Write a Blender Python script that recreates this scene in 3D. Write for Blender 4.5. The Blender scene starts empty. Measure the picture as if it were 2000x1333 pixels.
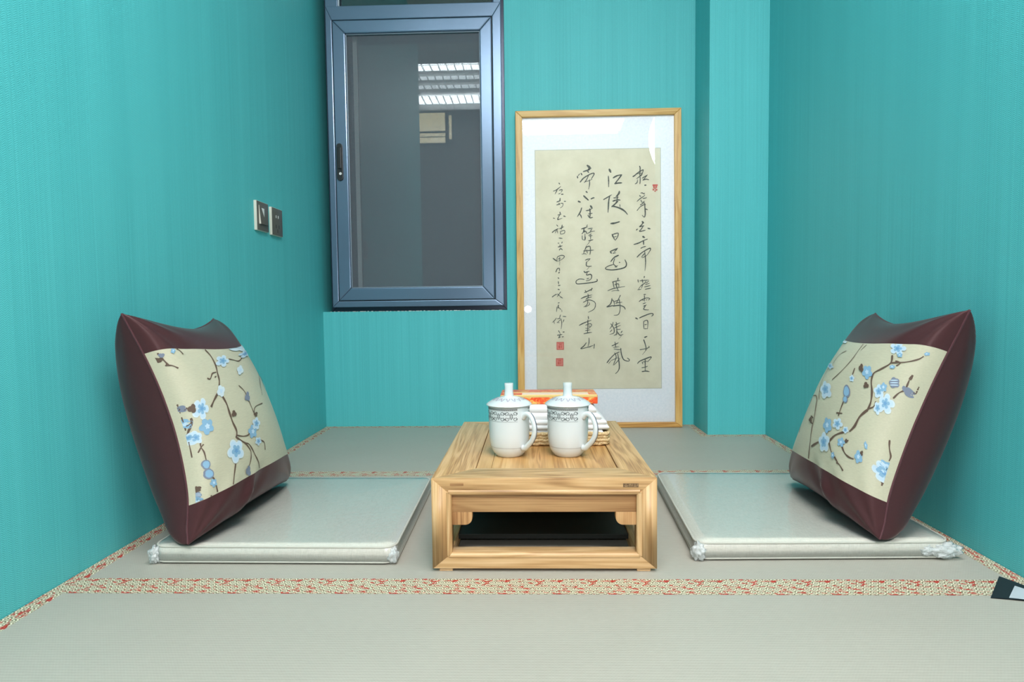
import bpy, bmesh, math, random
from math import sin, cos, pi, sqrt, hypot, exp, atan2, floor
from mathutils import Vector, Matrix, noise
random.seed(7)
SC = bpy.context.scene
COL = SC.collection

# ---------------------------------------------------------------- camera
cd = bpy.data.cameras.new('camera')
cam = bpy.data.objects.new('camera', cd); COL.objects.link(cam)
cd.sensor_width = 36.0; cd.sensor_fit = 'HORIZONTAL'; cd.lens = 22.5
cd.clip_start = 0.02; cd.clip_end = 60
YAW, PITCH, ROLL = -0.0315, 0.056, -0.0116
_f = Vector((sin(YAW)*cos(PITCH), cos(YAW)*cos(PITCH), -sin(PITCH)))
_r = Vector((cos(YAW), -sin(YAW), 0)); _u = _r.cross(_f)
_r2 = _r*cos(ROLL) + _u*sin(ROLL); _u2 = -_r*sin(ROLL) + _u*cos(ROLL)
M = Matrix((_r2, _u2, -_f)).transposed().to_4x4(); M.translation = (0, 0, 0.488)
cam.matrix_world = M
SC.camera = cam

# ---------------------------------------------------------------- exposure, world, lights
SC.view_settings.view_transform = 'Standard'
SC.view_settings.look = 'None'
SC.view_settings.gamma = 1.0
SC.view_settings.use_curve_mapping = False
SC.view_settings.exposure = 0.0
w = bpy.data.worlds.new('world'); SC.world = w; w.use_nodes = True
w.node_tree.nodes['Background'].inputs[0].default_value = (0.9, 0.95, 1.0, 1)
w.node_tree.nodes['Background'].inputs[1].default_value = 0.05
LINEAR_E = 22.0      # long ceiling panel in the hall
LOUVRE_E = 26.0      # louvred fitting tubes
HOOP_E = 25.0
WARM_E = 5.0
FLASH_E = 500.0
ROOM_W, HALL_FILL_W = 27.0, 95.0   # unseen overhead light in the room; added tilted fill under the hall panel
def area(name, loc, rot, sx, sy, power, col=(1, 1, 1)):
    l = bpy.data.lights.new(name, 'AREA'); l.shape = 'RECTANGLE'; l.size = sx; l.size_y = sy; l.energy = power; l.color = col
    o = bpy.data.objects.new(name, l); COL.objects.link(o); o.location = loc; o.rotation_euler = rot
    return o
area('room_overhead_light', (0.26, 0.55, 2.22), (0, 0, 0), 0.9, 0.8, ROOM_W, (1.0, 0.97, 0.98))  # unseen area light without a fixture, hung low for the wall gradient
area('hall_fill_light', (0.42, -1.46, 2.55), (math.radians(38), 0, 0), 0.96, 0.22, HALL_FILL_W, (1.0, 0.97, 0.98))  # added area light, aimed into the room for more frontal light

# ---------------------------------------------------------------- dimensions (metres)
XL, XR, D, DC, XC = -0.8454, 0.8577, 2.5716, 2.3682, 0.646   # side walls, back wall, pillar front, pillar side
CEIL = 2.60
WX0, WX1, WZ0, WZ1 = XL, -0.0986, 0.469, 2.26                # window opening

# ---------------------------------------------------------------- node material helper
class NT:
    def __init__(s, name):
        s.m = bpy.data.materials.new(name); s.m.use_nodes = True
        s.t = s.m.node_tree; s.n = s.t.nodes
        s.b = s.n['Principled BSDF']; s.out = s.n['Material Output']
    def link(s, a, b): s.t.links.new(a, b)
    def val(s, sock, v):
        if hasattr(v, 'node'): s.link(v, sock)
        elif isinstance(v, (tuple, list)) and len(v) == 3 and sock.type == 'RGBA': sock.default_value = (*v, 1)
        else: sock.default_value = v
    def set(s, **k):
        for a, v in k.items(): s.val(s.b.inputs[a.replace('_', ' ')], v)
        return s
    def math(s, op, a, b=0.0, c=None, clamp=False):
        n = s.n.new('ShaderNodeMath'); n.operation = op; n.use_clamp = clamp
        s.val(n.inputs[0], a); s.val(n.inputs[1], b)
        if c is not None: s.val(n.inputs[2], c)
        return n.outputs[0]
    def pos(s, obj=False):
        if obj:
            c = s.n.new('ShaderNodeTexCoord').outputs['Object']
        else:
            c = s.n.new('ShaderNodeNewGeometry').outputs['Position']
        x = s.n.new('ShaderNodeSeparateXYZ'); s.link(c, x.inputs[0])
        return c, x.outputs[0], x.outputs[1], x.outputs[2]
    def comb(s, x, y, z):
        n = s.n.new('ShaderNodeCombineXYZ')
        for i, v in enumerate((x, y, z)): s.val(n.inputs[i], v)
        return n.outputs[0]
    def noise(s, vec, scale=5.0, detail=2.0, rough=0.5, dist=0.0):
        n = s.n.new('ShaderNodeTexNoise'); s.val(n.inputs['Vector'], vec)
        n.inputs['Scale'].default_value = scale; n.inputs['Detail'].default_value = detail
        n.inputs['Roughness'].default_value = rough; n.inputs['Distortion'].default_value = dist
        return n.outputs['Fac']
    def ramp(s, fac, stops, mode='LINEAR'):
        n = s.n.new('ShaderNodeValToRGB'); n.color_ramp.interpolation = mode
        e = n.color_ramp.elements
        while len(e) < len(stops): e.new(0.5)
        for i, (p, c) in enumerate(stops): e[i].position = p; e[i].color = (*c, 1)
        s.val(n.inputs[0], fac); return n.outputs[0]
    def mix(s, fac, a, b):
        n = s.n.new('ShaderNodeMix'); n.data_type = 'RGBA'
        s.val(n.inputs[0], fac); s.val(n.inputs[6], a); s.val(n.inputs[7], b)
        return n.outputs[2]
    def bump(s, h, strength=0.3, dist=0.001):
        n = s.n.new('ShaderNodeBump'); n.inputs['Strength'].default_value = strength; n.inputs['Distance'].default_value = dist
        s.val(n.inputs['Height'], h); s.link(n.outputs[0], s.b.inputs['Normal']); return n.outputs[0]

def lin(r, g, b):
    f = lambda c: c/12.92 if c <= 0.04045 else ((c+0.055)/1.055)**2.4
    return tuple(f(x/255) for x in (r, g, b))

def plain(name, rgb, rough=0.5, metal=0.0, spec=0.5, coat=0.0):
    t = NT(name); t.set(Base_Color=rgb, Roughness=rough, Metallic=metal)
    t.b.inputs['Specular IOR Level'].default_value = spec
    t.b.inputs['Coat Weight'].default_value = coat
    return t.m
def emit(name, rgb, e):
    t = NT(name); t.set(Base_Color=(0.8, 0.8, 0.8)); t.b.inputs['Emission Color'].default_value = (*rgb, 1); t.b.inputs['Emission Strength'].default_value = e
    return t.m

# ---------------------------------------------------------------- materials
def wallpaper():
    t = NT('teal_wallpaper'); _, x, y, z = t.pos()
    u = t.math('ADD', x, y)
    cw = 0.0063
    uc = t.math('DIVIDE', u, cw)
    tri = t.math('PINGPONG', uc, 1.0)                       # zigzag across each rib
    ph = t.math('ADD', t.math('DIVIDE', z, 0.0036), t.math('MULTIPLY', tri, 1.3))
    st = t.math('SINE', t.math('MULTIPLY', ph, 2*pi))
    rib = t.noise(t.comb(t.math('MULTIPLY', u, 230.0), 0.0, t.math('MULTIPLY', z, 1.2)), 1.0, 2.0, 0.6)
    rib2 = t.noise(t.comb(t.math('MULTIPLY', u, 22.0), 0.0, t.math('MULTIPLY', z, 0.35)), 1.0, 1.0)
    fine = t.noise(t.comb(t.math('MULTIPLY', u, 260.0), 0.0, t.math('MULTIPLY', z, 420.0)), 1.0, 2.0, 0.6)
    k = t.math('MULTIPLY', st, 0.25)
    k = t.math('ADD', k, t.math('MULTIPLY', t.math('SUBTRACT', rib, 0.5), 0.40))
    k = t.math('ADD', k, t.math('MULTIPLY', t.math('SUBTRACT', rib2, 0.5), 0.20))
    k = t.math('ADD', k, t.math('MULTIPLY', t.math('SUBTRACT', fine, 0.5), 0.35))
    k = t.math('ADD', k, 0.5, clamp=True)
    c = t.ramp(k, [(0.0, (0.045, 0.325, 0.345)), (0.5, (0.085, 0.500, 0.522)), (1.0, (0.150, 0.660, 0.680))])
    t.set(Base_Color=c, Roughness=0.55); t.b.inputs['Specular IOR Level'].default_value = 0.35
    t.bump(k, 0.35, 0.0006)
    return t.m

def tatami():
    t = NT('woven_rush'); _, x, y, z = t.pos()
    l = t.math('SINE', t.math('MULTIPLY', y, 2*pi/0.0064))
    th = t.noise(t.comb(t.math('MULTIPLY', x, 60.0), t.math('MULTIPLY', y, 900.0), 0.0), 1.0, 2.0, 0.6)
    xs = t.math('SINE', t.math('MULTIPLY', x, 2*pi/0.0045))
    pat = t.noise(t.comb(t.math('MULTIPLY', x, 3.0), t.math('MULTIPLY', y, 5.0), 0.0), 1.0, 3.0)
    k = t.math('ADD', t.math('MULTIPLY', l, 0.10), t.math('MULTIPLY', t.math('SUBTRACT', th, 0.5), 0.55))
    k = t.math('ADD', k, t.math('MULTIPLY', t.math('MULTIPLY', xs, l), 0.05))
    k = t.math('ADD', k, t.math('MULTIPLY', t.math('SUBTRACT', pat, 0.5), 0.25))
    k = t.math('ADD', k, 0.5, clamp=True)
    c = t.ramp(k, [(0.0, (0.285, 0.270, 0.225)), (0.5, (0.400, 0.383, 0.328)), (1.0, (0.500, 0.482, 0.420))])
    t.set(Base_Color=c, Roughness=0.5); t.b.inputs['Specular IOR Level'].default_value = 0.4
    t.bump(k, 0.3, 0.0008)
    return t.m

def brocade(axis):
    t = NT('brocade_tape_' + axis); _, x, y, z = t.pos()
    s_, t_ = (x, y) if axis == 'x' else (y, x)
    P = 0.0125
    row = t.math('DIVIDE', t_, 0.0118)
    rid = t.math('FLOOR', row); rf = t.math('SUBTRACT', row, rid)
    off = t.math('MULTIPLY', t.math('MODULO', rid, 2.0), 0.5)
    col = t.math('ADD', t.math('DIVIDE', s_, P), off)
    cf = t.math('FRACT', col)
    dx = t.math('MULTIPLY', t.math('SUBTRACT', cf, 0.5), 1.5)
    dd = t.math('SQRT', t.math('ADD', t.math('MULTIPLY', dx, dx), t.math('MULTIPLY', rf, rf)))
    ring = t.math('SINE', t.math('MULTIPLY', dd, 15.0))
    kk = t.math('MULTIPLY_ADD', ring, 0.5, 0.5)
    base = t.ramp(kk, [(0.0, lin(84, 82, 62)), (0.35, lin(168, 160, 126)), (0.65, lin(212, 206, 178)), (1.0, lin(226, 222, 200))])
    # repeated red cloud motif
    ms = t.math('MULTIPLY', t.math('FRACT', t.math('DIVIDE', s_, 0.093)), 0.093)
    n1 = t.noise(t.comb(t.math('MULTIPLY', ms, 62.0), t.math('MULTIPLY', t_, 125.0), 3.1), 1.0, 2.5, 0.62, 0.8)
    red = t.math('SMOOTH_MIN', 1.0, t.math('MULTIPLY', t.math('SUBTRACT', n1, 0.540), 18.0), 0.1)
    red = t.math('MAXIMUM', red, 0.0, clamp=True)
    n2 = t.noise(t.comb(t.math('MULTIPLY', s_, 420.0), t.math('MULTIPLY', t_, 420.0), 0.0), 1.0, 1.0)
    rc = t.ramp(n2, [(0.3, lin(128, 24, 20)), (0.55, lin(186, 50, 38)), (0.75, lin(226, 118, 88))])
    c = t.mix(red, base, rc)
    t.set(Base_Color=c, Roughness=0.55); t.bump(kk, 0.25, 0.0005)
    return t.m

def wood(name, axis, c0, c1, c2, scale=1.0, seed=0.0, rough=0.42):
    t = NT(name); _, x, y, z = t.pos()
    g = {'x': (3.0, 42.0, 42.0), 'y': (42.0, 3.0, 42.0), 'z': (42.0, 42.0, 3.0)}[axis]
    vec = t.comb(t.math('MULTIPLY', x, g[0]*scale), t.math('MULTIPLY', y, g[1]*scale), t.math('MULTIPLY_ADD', z, g[2]*scale, seed))
    low = t.noise(vec, 0.55, 2.0, 0.5, 0.7)
    rings = t.math('SINE', t.math('MULTIPLY', low, 46.0))
    g2 = tuple(v*(9.0 if v > 10 else 2.2) for v in g)
    vec2 = t.comb(t.math('MULTIPLY', x, g2[0]), t.math('MULTIPLY', y, g2[1]), t.math('MULTIPLY', z, g2[2]))
    fib = t.noise(vec2, 1.0, 2.0, 0.65)
    big = t.noise(vec, 0.22, 1.0)
    k = t.math('ADD', t.math('MULTIPLY', rings, 0.19), t.math('MULTIPLY', t.math('SUBTRACT', fib, 0.5), 1.0))
    k = t.math('ADD', k, t.math('MULTIPLY', t.math('SUBTRACT', big, 0.5), 0.9))
    k = t.math('ADD', k, 0.5, clamp=True)
    c = t.ramp(k, [(0.0, c0), (0.45, c1), (1.0, c2)])
    t.set(Base_Color=c, Roughness=rough); t.bump(k, 0.12, 0.0006)
    return t.m

def linen():
    t = NT('beige_linen'); _, x, y, z = t.pos()
    a = t.noise(t.comb(t.math('MULTIPLY', x, 90.0), t.math('MULTIPLY', y, 1100.0), t.math('MULTIPLY', z, 1100.0)), 1.0, 2.0, 0.6)
    b = t.noise(t.comb(t.math('MULTIPLY', x, 1100.0), t.math('MULTIPLY', y, 90.0), t.math('MULTIPLY', z, 90.0)), 1.0, 2.0, 0.6)
    k = t.math('MULTIPLY', t.math('ADD', a, b), 0.5)
    c = t.ramp(k, [(0.32, (0.52, 0.505, 0.42)), (0.5, (0.68, 0.665, 0.57)), (0.68, (0.78, 0.765, 0.67))])
    t.set(Base_Color=c, Roughness=0.75); t.bump(k, 0.3, 0.0006)
    return t.m

def clear_film(name, white=0.10, rough=0.13, scale=55.0, strength=0.35, gloss=1.0):
    t = NT(name); p, x, y, z = t.pos()
    n = t.noise(t.comb(t.math('MULTIPLY', x, scale), t.math('MULTIPLY', y, scale), t.math('MULTIPLY', z, scale*1.6)), 1.0, 3.0, 0.6, 1.2)
    bump = t.n.new('ShaderNodeBump'); bump.inputs['Strength'].default_value = strength; bump.inputs['Distance'].default_value = 0.003
    t.link(n, bump.inputs['Height'])
    tr = t.n.new('ShaderNodeBsdfTransparent'); gl = t.n.new('ShaderNodeBsdfGlossy'); gl.inputs['Roughness'].default_value = rough
    gl.inputs['Color'].default_value = (0.92, 0.97, 1.0, 1)
    df = t.n.new('ShaderNodeBsdfDiffuse'); df.inputs['Color'].default_value = (0.90, 0.95, 0.94, 1)
    for b in (gl, df): t.link(bump.outputs[0], b.inputs['Normal'])
    fr = t.n.new('ShaderNodeFresnel'); fr.inputs['IOR'].default_value = 1.5; t.link(bump.outputs[0], fr.inputs['Normal'])
    m1 = t.n.new('ShaderNodeMixShader'); m1.inputs[0].default_value = white; t.link(tr.outputs[0], m1.inputs[1]); t.link(df.outputs[0], m1.inputs[2])
    m2 = t.n.new('ShaderNodeMixShader'); t.link(t.math('MULTIPLY', fr.outputs[0], gloss), m2.inputs[0]); t.link(m1.outputs[0], m2.inputs[1]); t.link(gl.outputs[0], m2.inputs[2])
    t.link(m2.outputs[0], t.out.inputs['Surface']); t.n.remove(t.b)
    return t.m

def pane(name, tint=(1, 1, 1), rough=0.0, ior=1.5):
    t = NT(name)
    tr = t.n.new('ShaderNodeBsdfTransparent'); tr.inputs['Color'].default_value = (*tint, 1)
    gl = t.n.new('ShaderNodeBsdfGlossy'); gl.inputs['Roughness'].default_value = rough
    fr = t.n.new('ShaderNodeFresnel'); fr.inputs['IOR'].default_value = ior
    m2 = t.n.new('ShaderNodeMixShader'); t.link(fr.outputs[0], m2.inputs[0]); t.link(tr.outputs[0], m2.inputs[1]); t.link(gl.outputs[0], m2.inputs[2])
    t.link(m2.outputs[0], t.out.inputs['Surface']); t.n.remove(t.b)
    return t.m

def screen_mesh():
    t = NT('insect_mesh'); _, x, y, z = t.pos()
    a = t.math('SINE', t.math('MULTIPLY', x, 2*pi/0.0052)); b = t.math('SINE', t.math('MULTIPLY', z, 2*pi/0.0052))
    open_ = t.math('ADD', 0.57, t.math('MULTIPLY', t.math('ADD', a, b), 0.07))
    tr = t.n.new('ShaderNodeBsdfTransparent')
    df = t.n.new('ShaderNodeBsdfDiffuse'); df.inputs['Color'].default_value = (0.225, 0.255, 0.290, 1)
    m = t.n.new('ShaderNodeMixShader'); t.link(open_, m.inputs[0]); t.link(df.outputs[0], m.inputs[1]); t.link(tr.outputs[0], m.inputs[2])
    t.link(m.outputs[0], t.out.inputs['Surface']); t.n.remove(t.b)
    return t.m

def satin(name, rgb, rough=0.36, sheen=0.4, aniso=0.0):
    t = NT(name); p, x, y, z = t.pos()
    n = t.noise(t.comb(t.math('MULTIPLY', x, 260.0), t.math('MULTIPLY', y, 60.0), t.math('MULTIPLY', z, 700.0)), 1.0, 2.0)
    k = t.math('MULTIPLY_ADD', n, 0.22, 0.89); t.b.inputs['Specular Tint'].default_value = (*[min(1, c*5+0.4) for c in rgb], 1)
    mm = t.n.new('ShaderNodeMix'); mm.data_type = 'RGBA'; mm.blend_type = 'MULTIPLY'; mm.inputs[0].default_value = 1.0
    mm.inputs[6].default_value = (*rgb, 1); t.link(t.comb(k, k, k), mm.inputs[7])
    t.set(Base_Color=mm.outputs[2], Roughness=rough)
    t.b.inputs['Sheen Weight'].default_value = sheen; t.b.inputs['Sheen Roughness'].default_value = 0.35
    t.b.inputs['Specular IOR Level'].default_value = 0.38; t.b.inputs['Sheen Tint'].default_value = (0.75, 0.5, 0.5, 1)
    t.bump(n, 0.06, 0.0004)
    return t.m

def mount_silk():
    t = NT('pale_mount'); p, x, y, z = t.pos()
    n = t.noise(t.comb(t.math('MULTIPLY', x, 110.0), 0.0, t.math('MULTIPLY', z, 110.0)), 1.0, 3.0, 0.65)
    c = t.ramp(n, [(0.3, (0.80, 0.87, 0.92)), (0.7, (0.90, 0.945, 0.98))])
    t.set(Base_Color=c, Roughness=0.7); return t.m
def rice_paper():
    t = NT('cream_paper'); p, x, y, z = t.pos()
    n = t.noise(t.comb(t.math('MULTIPLY', x, 14.0), 0.0, t.math('MULTIPLY', z, 14.0)), 1.0, 4.0, 0.6)
    c = t.ramp(n, [(0.3, (0.69, 0.68, 0.53)), (0.7, (0.78, 0.77, 0.62))])
    t.set(Base_Color=c, Roughness=0.8); return t.m
def ink():
    t = NT('brush_ink'); p, x, y, z = t.pos()
    n = t.noise(t.comb(t.math('MULTIPLY', x, 160.0), 0.0, t.math('MULTIPLY', z, 160.0)), 1.0, 2.0)
    c = t.ramp(n, [(0.3, (0.040, 0.050, 0.044)), (0.75, (0.15, 0.18, 0.16))])
    t.set(Base_Color=c, Roughness=0.8); return t.m
def metal_paint(name, rgb):
    t = NT(name); t.set(Base_Color=rgb, Roughness=0.26, Metallic=0.5)
    p, x, y, z = t.pos(); n = t.noise(p, 9.0, 2.0); t.bump(n, 0.05, 0.002)
    return t.m
def rope_mat():
    t = NT('straw_rope'); p, x, y, z = t.pos()
    n = t.noise(t.comb(t.math('MULTIPLY', x, 300.0), t.math('MULTIPLY', y, 300.0), t.math('MULTIPLY', z, 700.0)), 1.0, 2.0)
    c = t.ramp(n, [(0.25, lin(150, 118, 76)), (0.5, lin(206, 178, 130)), (0.8, lin(235, 216, 176))])
    t.set(Base_Color=c, Roughness=0.8); t.bump(n, 0.4, 0.001); return t.m
def foil():
    t = NT('orange_print'); p, x, y, z = t.pos()
    n = t.noise(t.comb(t.math('MULTIPLY', x, 45.0), t.math('MULTIPLY', y, 45.0), t.math('MULTIPLY', z, 60.0)), 1.0, 3.0, 0.6, 1.5)
    c = t.ramp(n, [(0.35, lin(214, 62, 22)), (0.52, lin(232, 96, 48)), (0.60, lin(226, 168, 84)), (0.75, lin(240, 204, 130))])
    t.set(Base_Color=c, Roughness=0.3); return t.m

WALL = wallpaper(); TATAMI = tatami(); BRX = brocade('x'); BRY = brocade('y')
TW = (lin(138, 98, 58), lin(196, 156, 106), lin(222, 188, 142))
WOODX = wood('elm_wood_x', 'x', *TW, seed=1.0); WOODY = wood('elm_wood_y', 'y', *TW, seed=5.3); WOODZ = wood('elm_wood_z', 'z', *TW, seed=9.1)
TP = (lin(150, 100, 52), lin(196, 148, 90), lin(218, 176, 120))
WOODP = wood('elm_panel', 'y', *TP, seed=2.7, rough=0.36)
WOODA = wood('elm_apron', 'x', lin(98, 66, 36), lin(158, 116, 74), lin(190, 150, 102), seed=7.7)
FRX = wood('frame_wood_x', 'x', lin(170, 114, 52), lin(214, 164, 92), lin(230, 190, 124), 0.8, 3.3); FRZ = wood('frame_wood_z', 'z', lin(170, 114, 52), lin(214, 164, 92), lin(230, 190, 124), 0.8, 6.1)
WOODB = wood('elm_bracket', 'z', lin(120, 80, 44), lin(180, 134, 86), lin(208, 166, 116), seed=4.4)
FOOT = plain('pale_foot', lin(208, 172, 128), 0.6)
SHADEBOARD = plain('shade_board', (0.012, 0.016, 0.014), 0.55)
LINEN = linen(); PIPING = plain('cream_piping', (0.50, 0.50, 0.44), 0.7)
FILM = clear_film('clear_film', 0.20, 0.16, 34.0, 0.20, 1.0); FILMC = clear_film('crumpled_film', 0.55, 0.10, 130.0, 1.0, 1.6)
SATIN = satin('plum_satin', (0.060, 0.024, 0.026), 0.33, 0.10); SATINP = satin('plum_piping', (0.085, 0.034, 0.040), 0.4, 0.2)
CREAM = satin('champagne_satin', (0.500, 0.480, 0.355), 0.42, 0.05)
EMB = {'P': plain('thread_pale_blue', (0.46, 0.60, 0.72), 0.5), 'B': plain('thread_blue', (0.21, 0.38, 0.54), 0.5), 'W': plain('thread_white', (0.54, 0.63, 0.68), 0.45),
       'G': plain('thread_slate', (0.17, 0.20, 0.27), 0.6), 'N': plain('thread_brown', (0.105, 0.065, 0.045), 0.6), 'C': plain('thread_centre', (0.13, 0.30, 0.52), 0.5)}
METAL = metal_paint('blue_grey_aluminium', (0.145, 0.215, 0.310)); METALD = metal_paint('shadowed_aluminium', (0.030, 0.040, 0.065))
GAP = plain('gap_black', (0.008, 0.012, 0.016), 0.6)
BLACKP = plain('black_plastic', (0.010, 0.014, 0.016), 0.35); WHITEP = plain('white_plastic', (0.75, 0.75, 0.73), 0.35)
SCREEN = screen_mesh(); PANE = pane('window_glass', (0.9, 0.95, 0.95), 0.0, 1.85); PGLASS = pane('picture_glass')
MOUNT = mount_silk(); PAPER = rice_paper(); INK = ink(); SEAL = plain('seal_red', lin(226, 150, 138), 0.8); SEALD = plain('seal_dark_red', lin(206, 104, 94), 0.8)
PAPEREDGE = plain('paper_edge', (0.50, 0.53, 0.44), 0.8)
PORC = plain('white_porcelain', (0.66, 0.71, 0.72), 0.10, 0.0, 0.5, 0.4); GLAZE = plain('grey_glaze', (0.38, 0.40, 0.40), 0.25); GLAZED = plain('dark_grey_glaze', (0.15, 0.17, 0.175), 0.25); GLAZEL = plain('lilac_glaze', (0.36, 0.31, 0.40), 0.25); NAVY = plain('navy_line', (0.06, 0.08, 0.13), 0.3)
ROPE = rope_mat(); TOWEL = plain('white_cotton', (0.78, 0.78, 0.78), 0.9); FOIL = foil(); GOLD = plain('gold_foil', lin(232, 200, 128), 0.28, 0.3); PALEFOIL = plain('pale_foil', lin(236, 208, 184), 0.4)
ORN = plain('gold_print', lin(222, 150, 74), 0.35)
CREAMP = plain('lit_plate_edge', (0.66, 0.65, 0.56), 0.35); GREYP = plain('shaded_plate', (0.155, 0.145, 0.125), 0.35, 0.3); GREYD = plain('socket_slot', (0.03, 0.03, 0.03), 0.5)  # plate edges painted lit and faces painted shaded
HALLW = plain('white_plaster', (0.72, 0.72, 0.70), 0.8); HALLF = plain('grey_tile', (0.30, 0.29, 0.27), 0.5); BACKING = plain('dark_backing', (0.035, 0.045, 0.055), 0.9)
TAGB = plain('black_tape', (0.008, 0.012, 0.017), 0.6); TAGW = plain('label_print', (0.46, 0.51, 0.55), 0.6)
STAMP = plain('burnt_stamp', lin(108, 82, 54), 0.6); STAMPL = plain('burnt_stamp_light', lin(176, 146, 106), 0.6)

# ---------------------------------------------------------------- mesh helpers
class MB:
    def __init__(s): s.b = bmesh.new()
    def face(s, pts, mi=0):
        vs = [s.b.verts.new(p) for p in pts]
        f = s.b.faces.new(vs); f.material_index = mi; return f
    def box(s, a, b, bev=0.0, seg=2, mi=0):
        x0, y0, z0 = a; x1, y1, z1 = b
        P = [(x0, y0, z0), (x1, y0, z0), (x1, y1, z0), (x0, y1, z0), (x0, y0, z1), (x1, y0, z1), (x1, y1, z1), (x0, y1, z1)]
        t = bmesh.new(); vs = [t.verts.new(p) for p in P]
        for q in ((3, 2, 1, 0), (4, 5, 6, 7), (0, 1, 5, 4), (1, 2, 6, 5), (2, 3, 7, 6), (3, 0, 4, 7)): t.faces.new([vs[i] for i in q])
        if bev: bmesh.ops.bevel(t, geom=t.edges[:], offset=bev, segments=seg, affect='EDGES', profile=0.6)
        s.merge(t, mi); return s
    def merge(s, t, mi=0):
        d = {v: s.b.verts.new(v.co) for v in t.verts}
        for f in t.faces:
            try:
                g = s.b.faces.new([d[v] for v in f.verts]); g.material_index = mi
            except ValueError: pass
        t.free()
    def prism(s, poly, axis, a, b, bev=0.0, seg=2, mi=0):
        """poly: 2-D points; axis: extrusion axis"""
        def P(q, h):
            return {'y': (q[0], h, q[1]), 'x': (h, q[0], q[1]), 'z': (q[0], q[1], h)}[axis]
        t = bmesh.new()
        A = [t.verts.new(P(q, a)) for q in poly]; B = [t.verts.new(P(q, b)) for q in poly]; n = len(poly)
        t.faces.new(A); t.faces.new(B[::-1])
        for i in range(n): t.faces.new([A[(i+1) % n], A[i], B[i], B[(i+1) % n]])
        bmesh.ops.recalc_face_normals(t, faces=t.faces[:])
        if bev: bmesh.ops.bevel(t, geom=t.edges[:], offset=bev, segments=seg, affect='EDGES', profile=0.6)
        s.merge(t, mi); return s
    def tube(s, pts, r, seg=10, closed=False, flat=1.0, twist=None, mi=0, up=Vector((0, 0, 1))):
        pts = [Vector(p) for p in pts]; n = len(pts); rings = []
        L = 0.0
        for i, p in enumerate(pts):
            if closed: d = pts[(i+1) % n]-pts[i-1]
            else: d = pts[min(i+1, n-1)]-pts[max(i-1, 0)]
            d.normalize(); a = d.cross(up)
            if a.length < 1e-4: a = d.cross(Vector((1, 0, 0)))
            a.normalize(); b = a.cross(d)
            if i: L += (p-pts[i-1]).length
            rr = r(i/(n-1)) if callable(r) else r
            ring = []
            for k in range(seg):
                th = 2*pi*k/seg; q = rr
                if twist: q = rr*(1+0.20*cos(2*th-L*twist))
                ring.append(s.b.verts.new(p+a*(cos(th)*q)+b*(sin(th)*q*flat)))
            rings.append(ring)
        m = n if closed else n-1
        for i in range(m):
            A, B = rings[i], rings[(i+1) % n]
            for k in range(seg):
                f = s.b.faces.new([A[k], A[(k+1) % seg], B[(k+1) % seg], B[k]]); f.material_index = mi
        if not closed:
            s.b.faces.new(rings[0][::-1]).material_index = mi; s.b.faces.new(rings[-1]).material_index = mi
        return s
    def lathe(s, prof, c=(0, 0, 0), seg=48, mi=0):
        rings = []
        for r, z in prof:
            if r < 1e-6: rings.append([s.b.verts.new((c[0], c[1], c[2]+z))])
            else: rings.append([s.b.verts.new((c[0]+r*cos(2*pi*k/seg), c[1]+r*sin(2*pi*k/seg), c[2]+z)) for k in range(seg)])
        for A, B in zip(rings, rings[1:]):
            for k in range(seg):
                k2 = (k+1) % seg
                if len(A) == 1 and len(B) == 1: continue
                if len(A) == 1: f = s.b.faces.new([A[0], B[k2], B[k]])
                elif len(B) == 1: f = s.b.faces.new([A[k], A[k2], B[0]])
                else: f = s.b.faces.new([A[k], A[k2], B[k2], B[k]])
                f.material_index = mi
        return s
    def grid(s, fn, nu, nv, mi=0):
        V = [[s.b.verts.new(fn(i/nu, j/nv)) for i in range(nu+1)] for j in range(nv+1)]
        for j in range(nv):
            for i in range(nu):
                f = s.b.faces.new([V[j][i], V[j][i+1], V[j+1][i+1], V[j+1][i]]); f.material_index = mi
        return s
    def build(s, name, mats, parent=None, smooth=False, angle=None, loc=None, recalc=False, weld=0.0):
        if weld: bmesh.ops.remove_doubles(s.b, verts=s.b.verts[:], dist=weld)
        if recalc: bmesh.ops.recalc_face_normals(s.b, faces=s.b.faces[:])
        me = bpy.data.meshes.new(name)
        if loc is not None: bmesh.ops.translate(s.b, verts=s.b.verts[:], vec=-Vector(loc))
        s.b.to_mesh(me); s.b.free()
        for m in (mats if isinstance(mats, (list, tuple)) else [mats]): me.materials.append(m)
        o = bpy.data.objects.new(name, me); COL.objects.link(o)
        if loc is not None: o.location = loc
        if smooth or angle:
            for p in me.polygons: p.use_smooth = True
            if angle:
                for e in _sharp(me, angle): e.use_edge_sharp = True
        if parent is not None: adopt(o, parent)
        return o
def _sharp(me, ang):
    b = bmesh.new(); b.from_mesh(me); idx = set()
    for e in b.edges:
        if len(e.link_faces) == 2 and e.calc_face_angle(0) > ang: idx.add(e.index)
    b.free(); return [me.edges[i] for i in idx]
def world_loc(o):
    v = Vector(o.location)
    return v + (world_loc(o.parent) if o.parent else Vector())
def adopt(o, parent):
    # every empty and part here is unrotated while being built: subtract the parent's place
    o.parent = parent; o.location = Vector(o.location)-world_loc(parent)
def tag(o, label, cat, group=None, kind=None):
    if label: o['label'] = label
    if cat: o['category'] = cat
    if group: o['group'] = group
    if kind: o['kind'] = kind
    return o
def thing(name, label, cat, loc, group=None):
    o = bpy.data.objects.new(name, None); COL.objects.link(o); o.location = loc; o.empty_display_size = 0.05
    return tag(o, label, cat, group)
def struct(o, label=None, cat=None): return tag(o, label, cat, None, 'structure')
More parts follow.
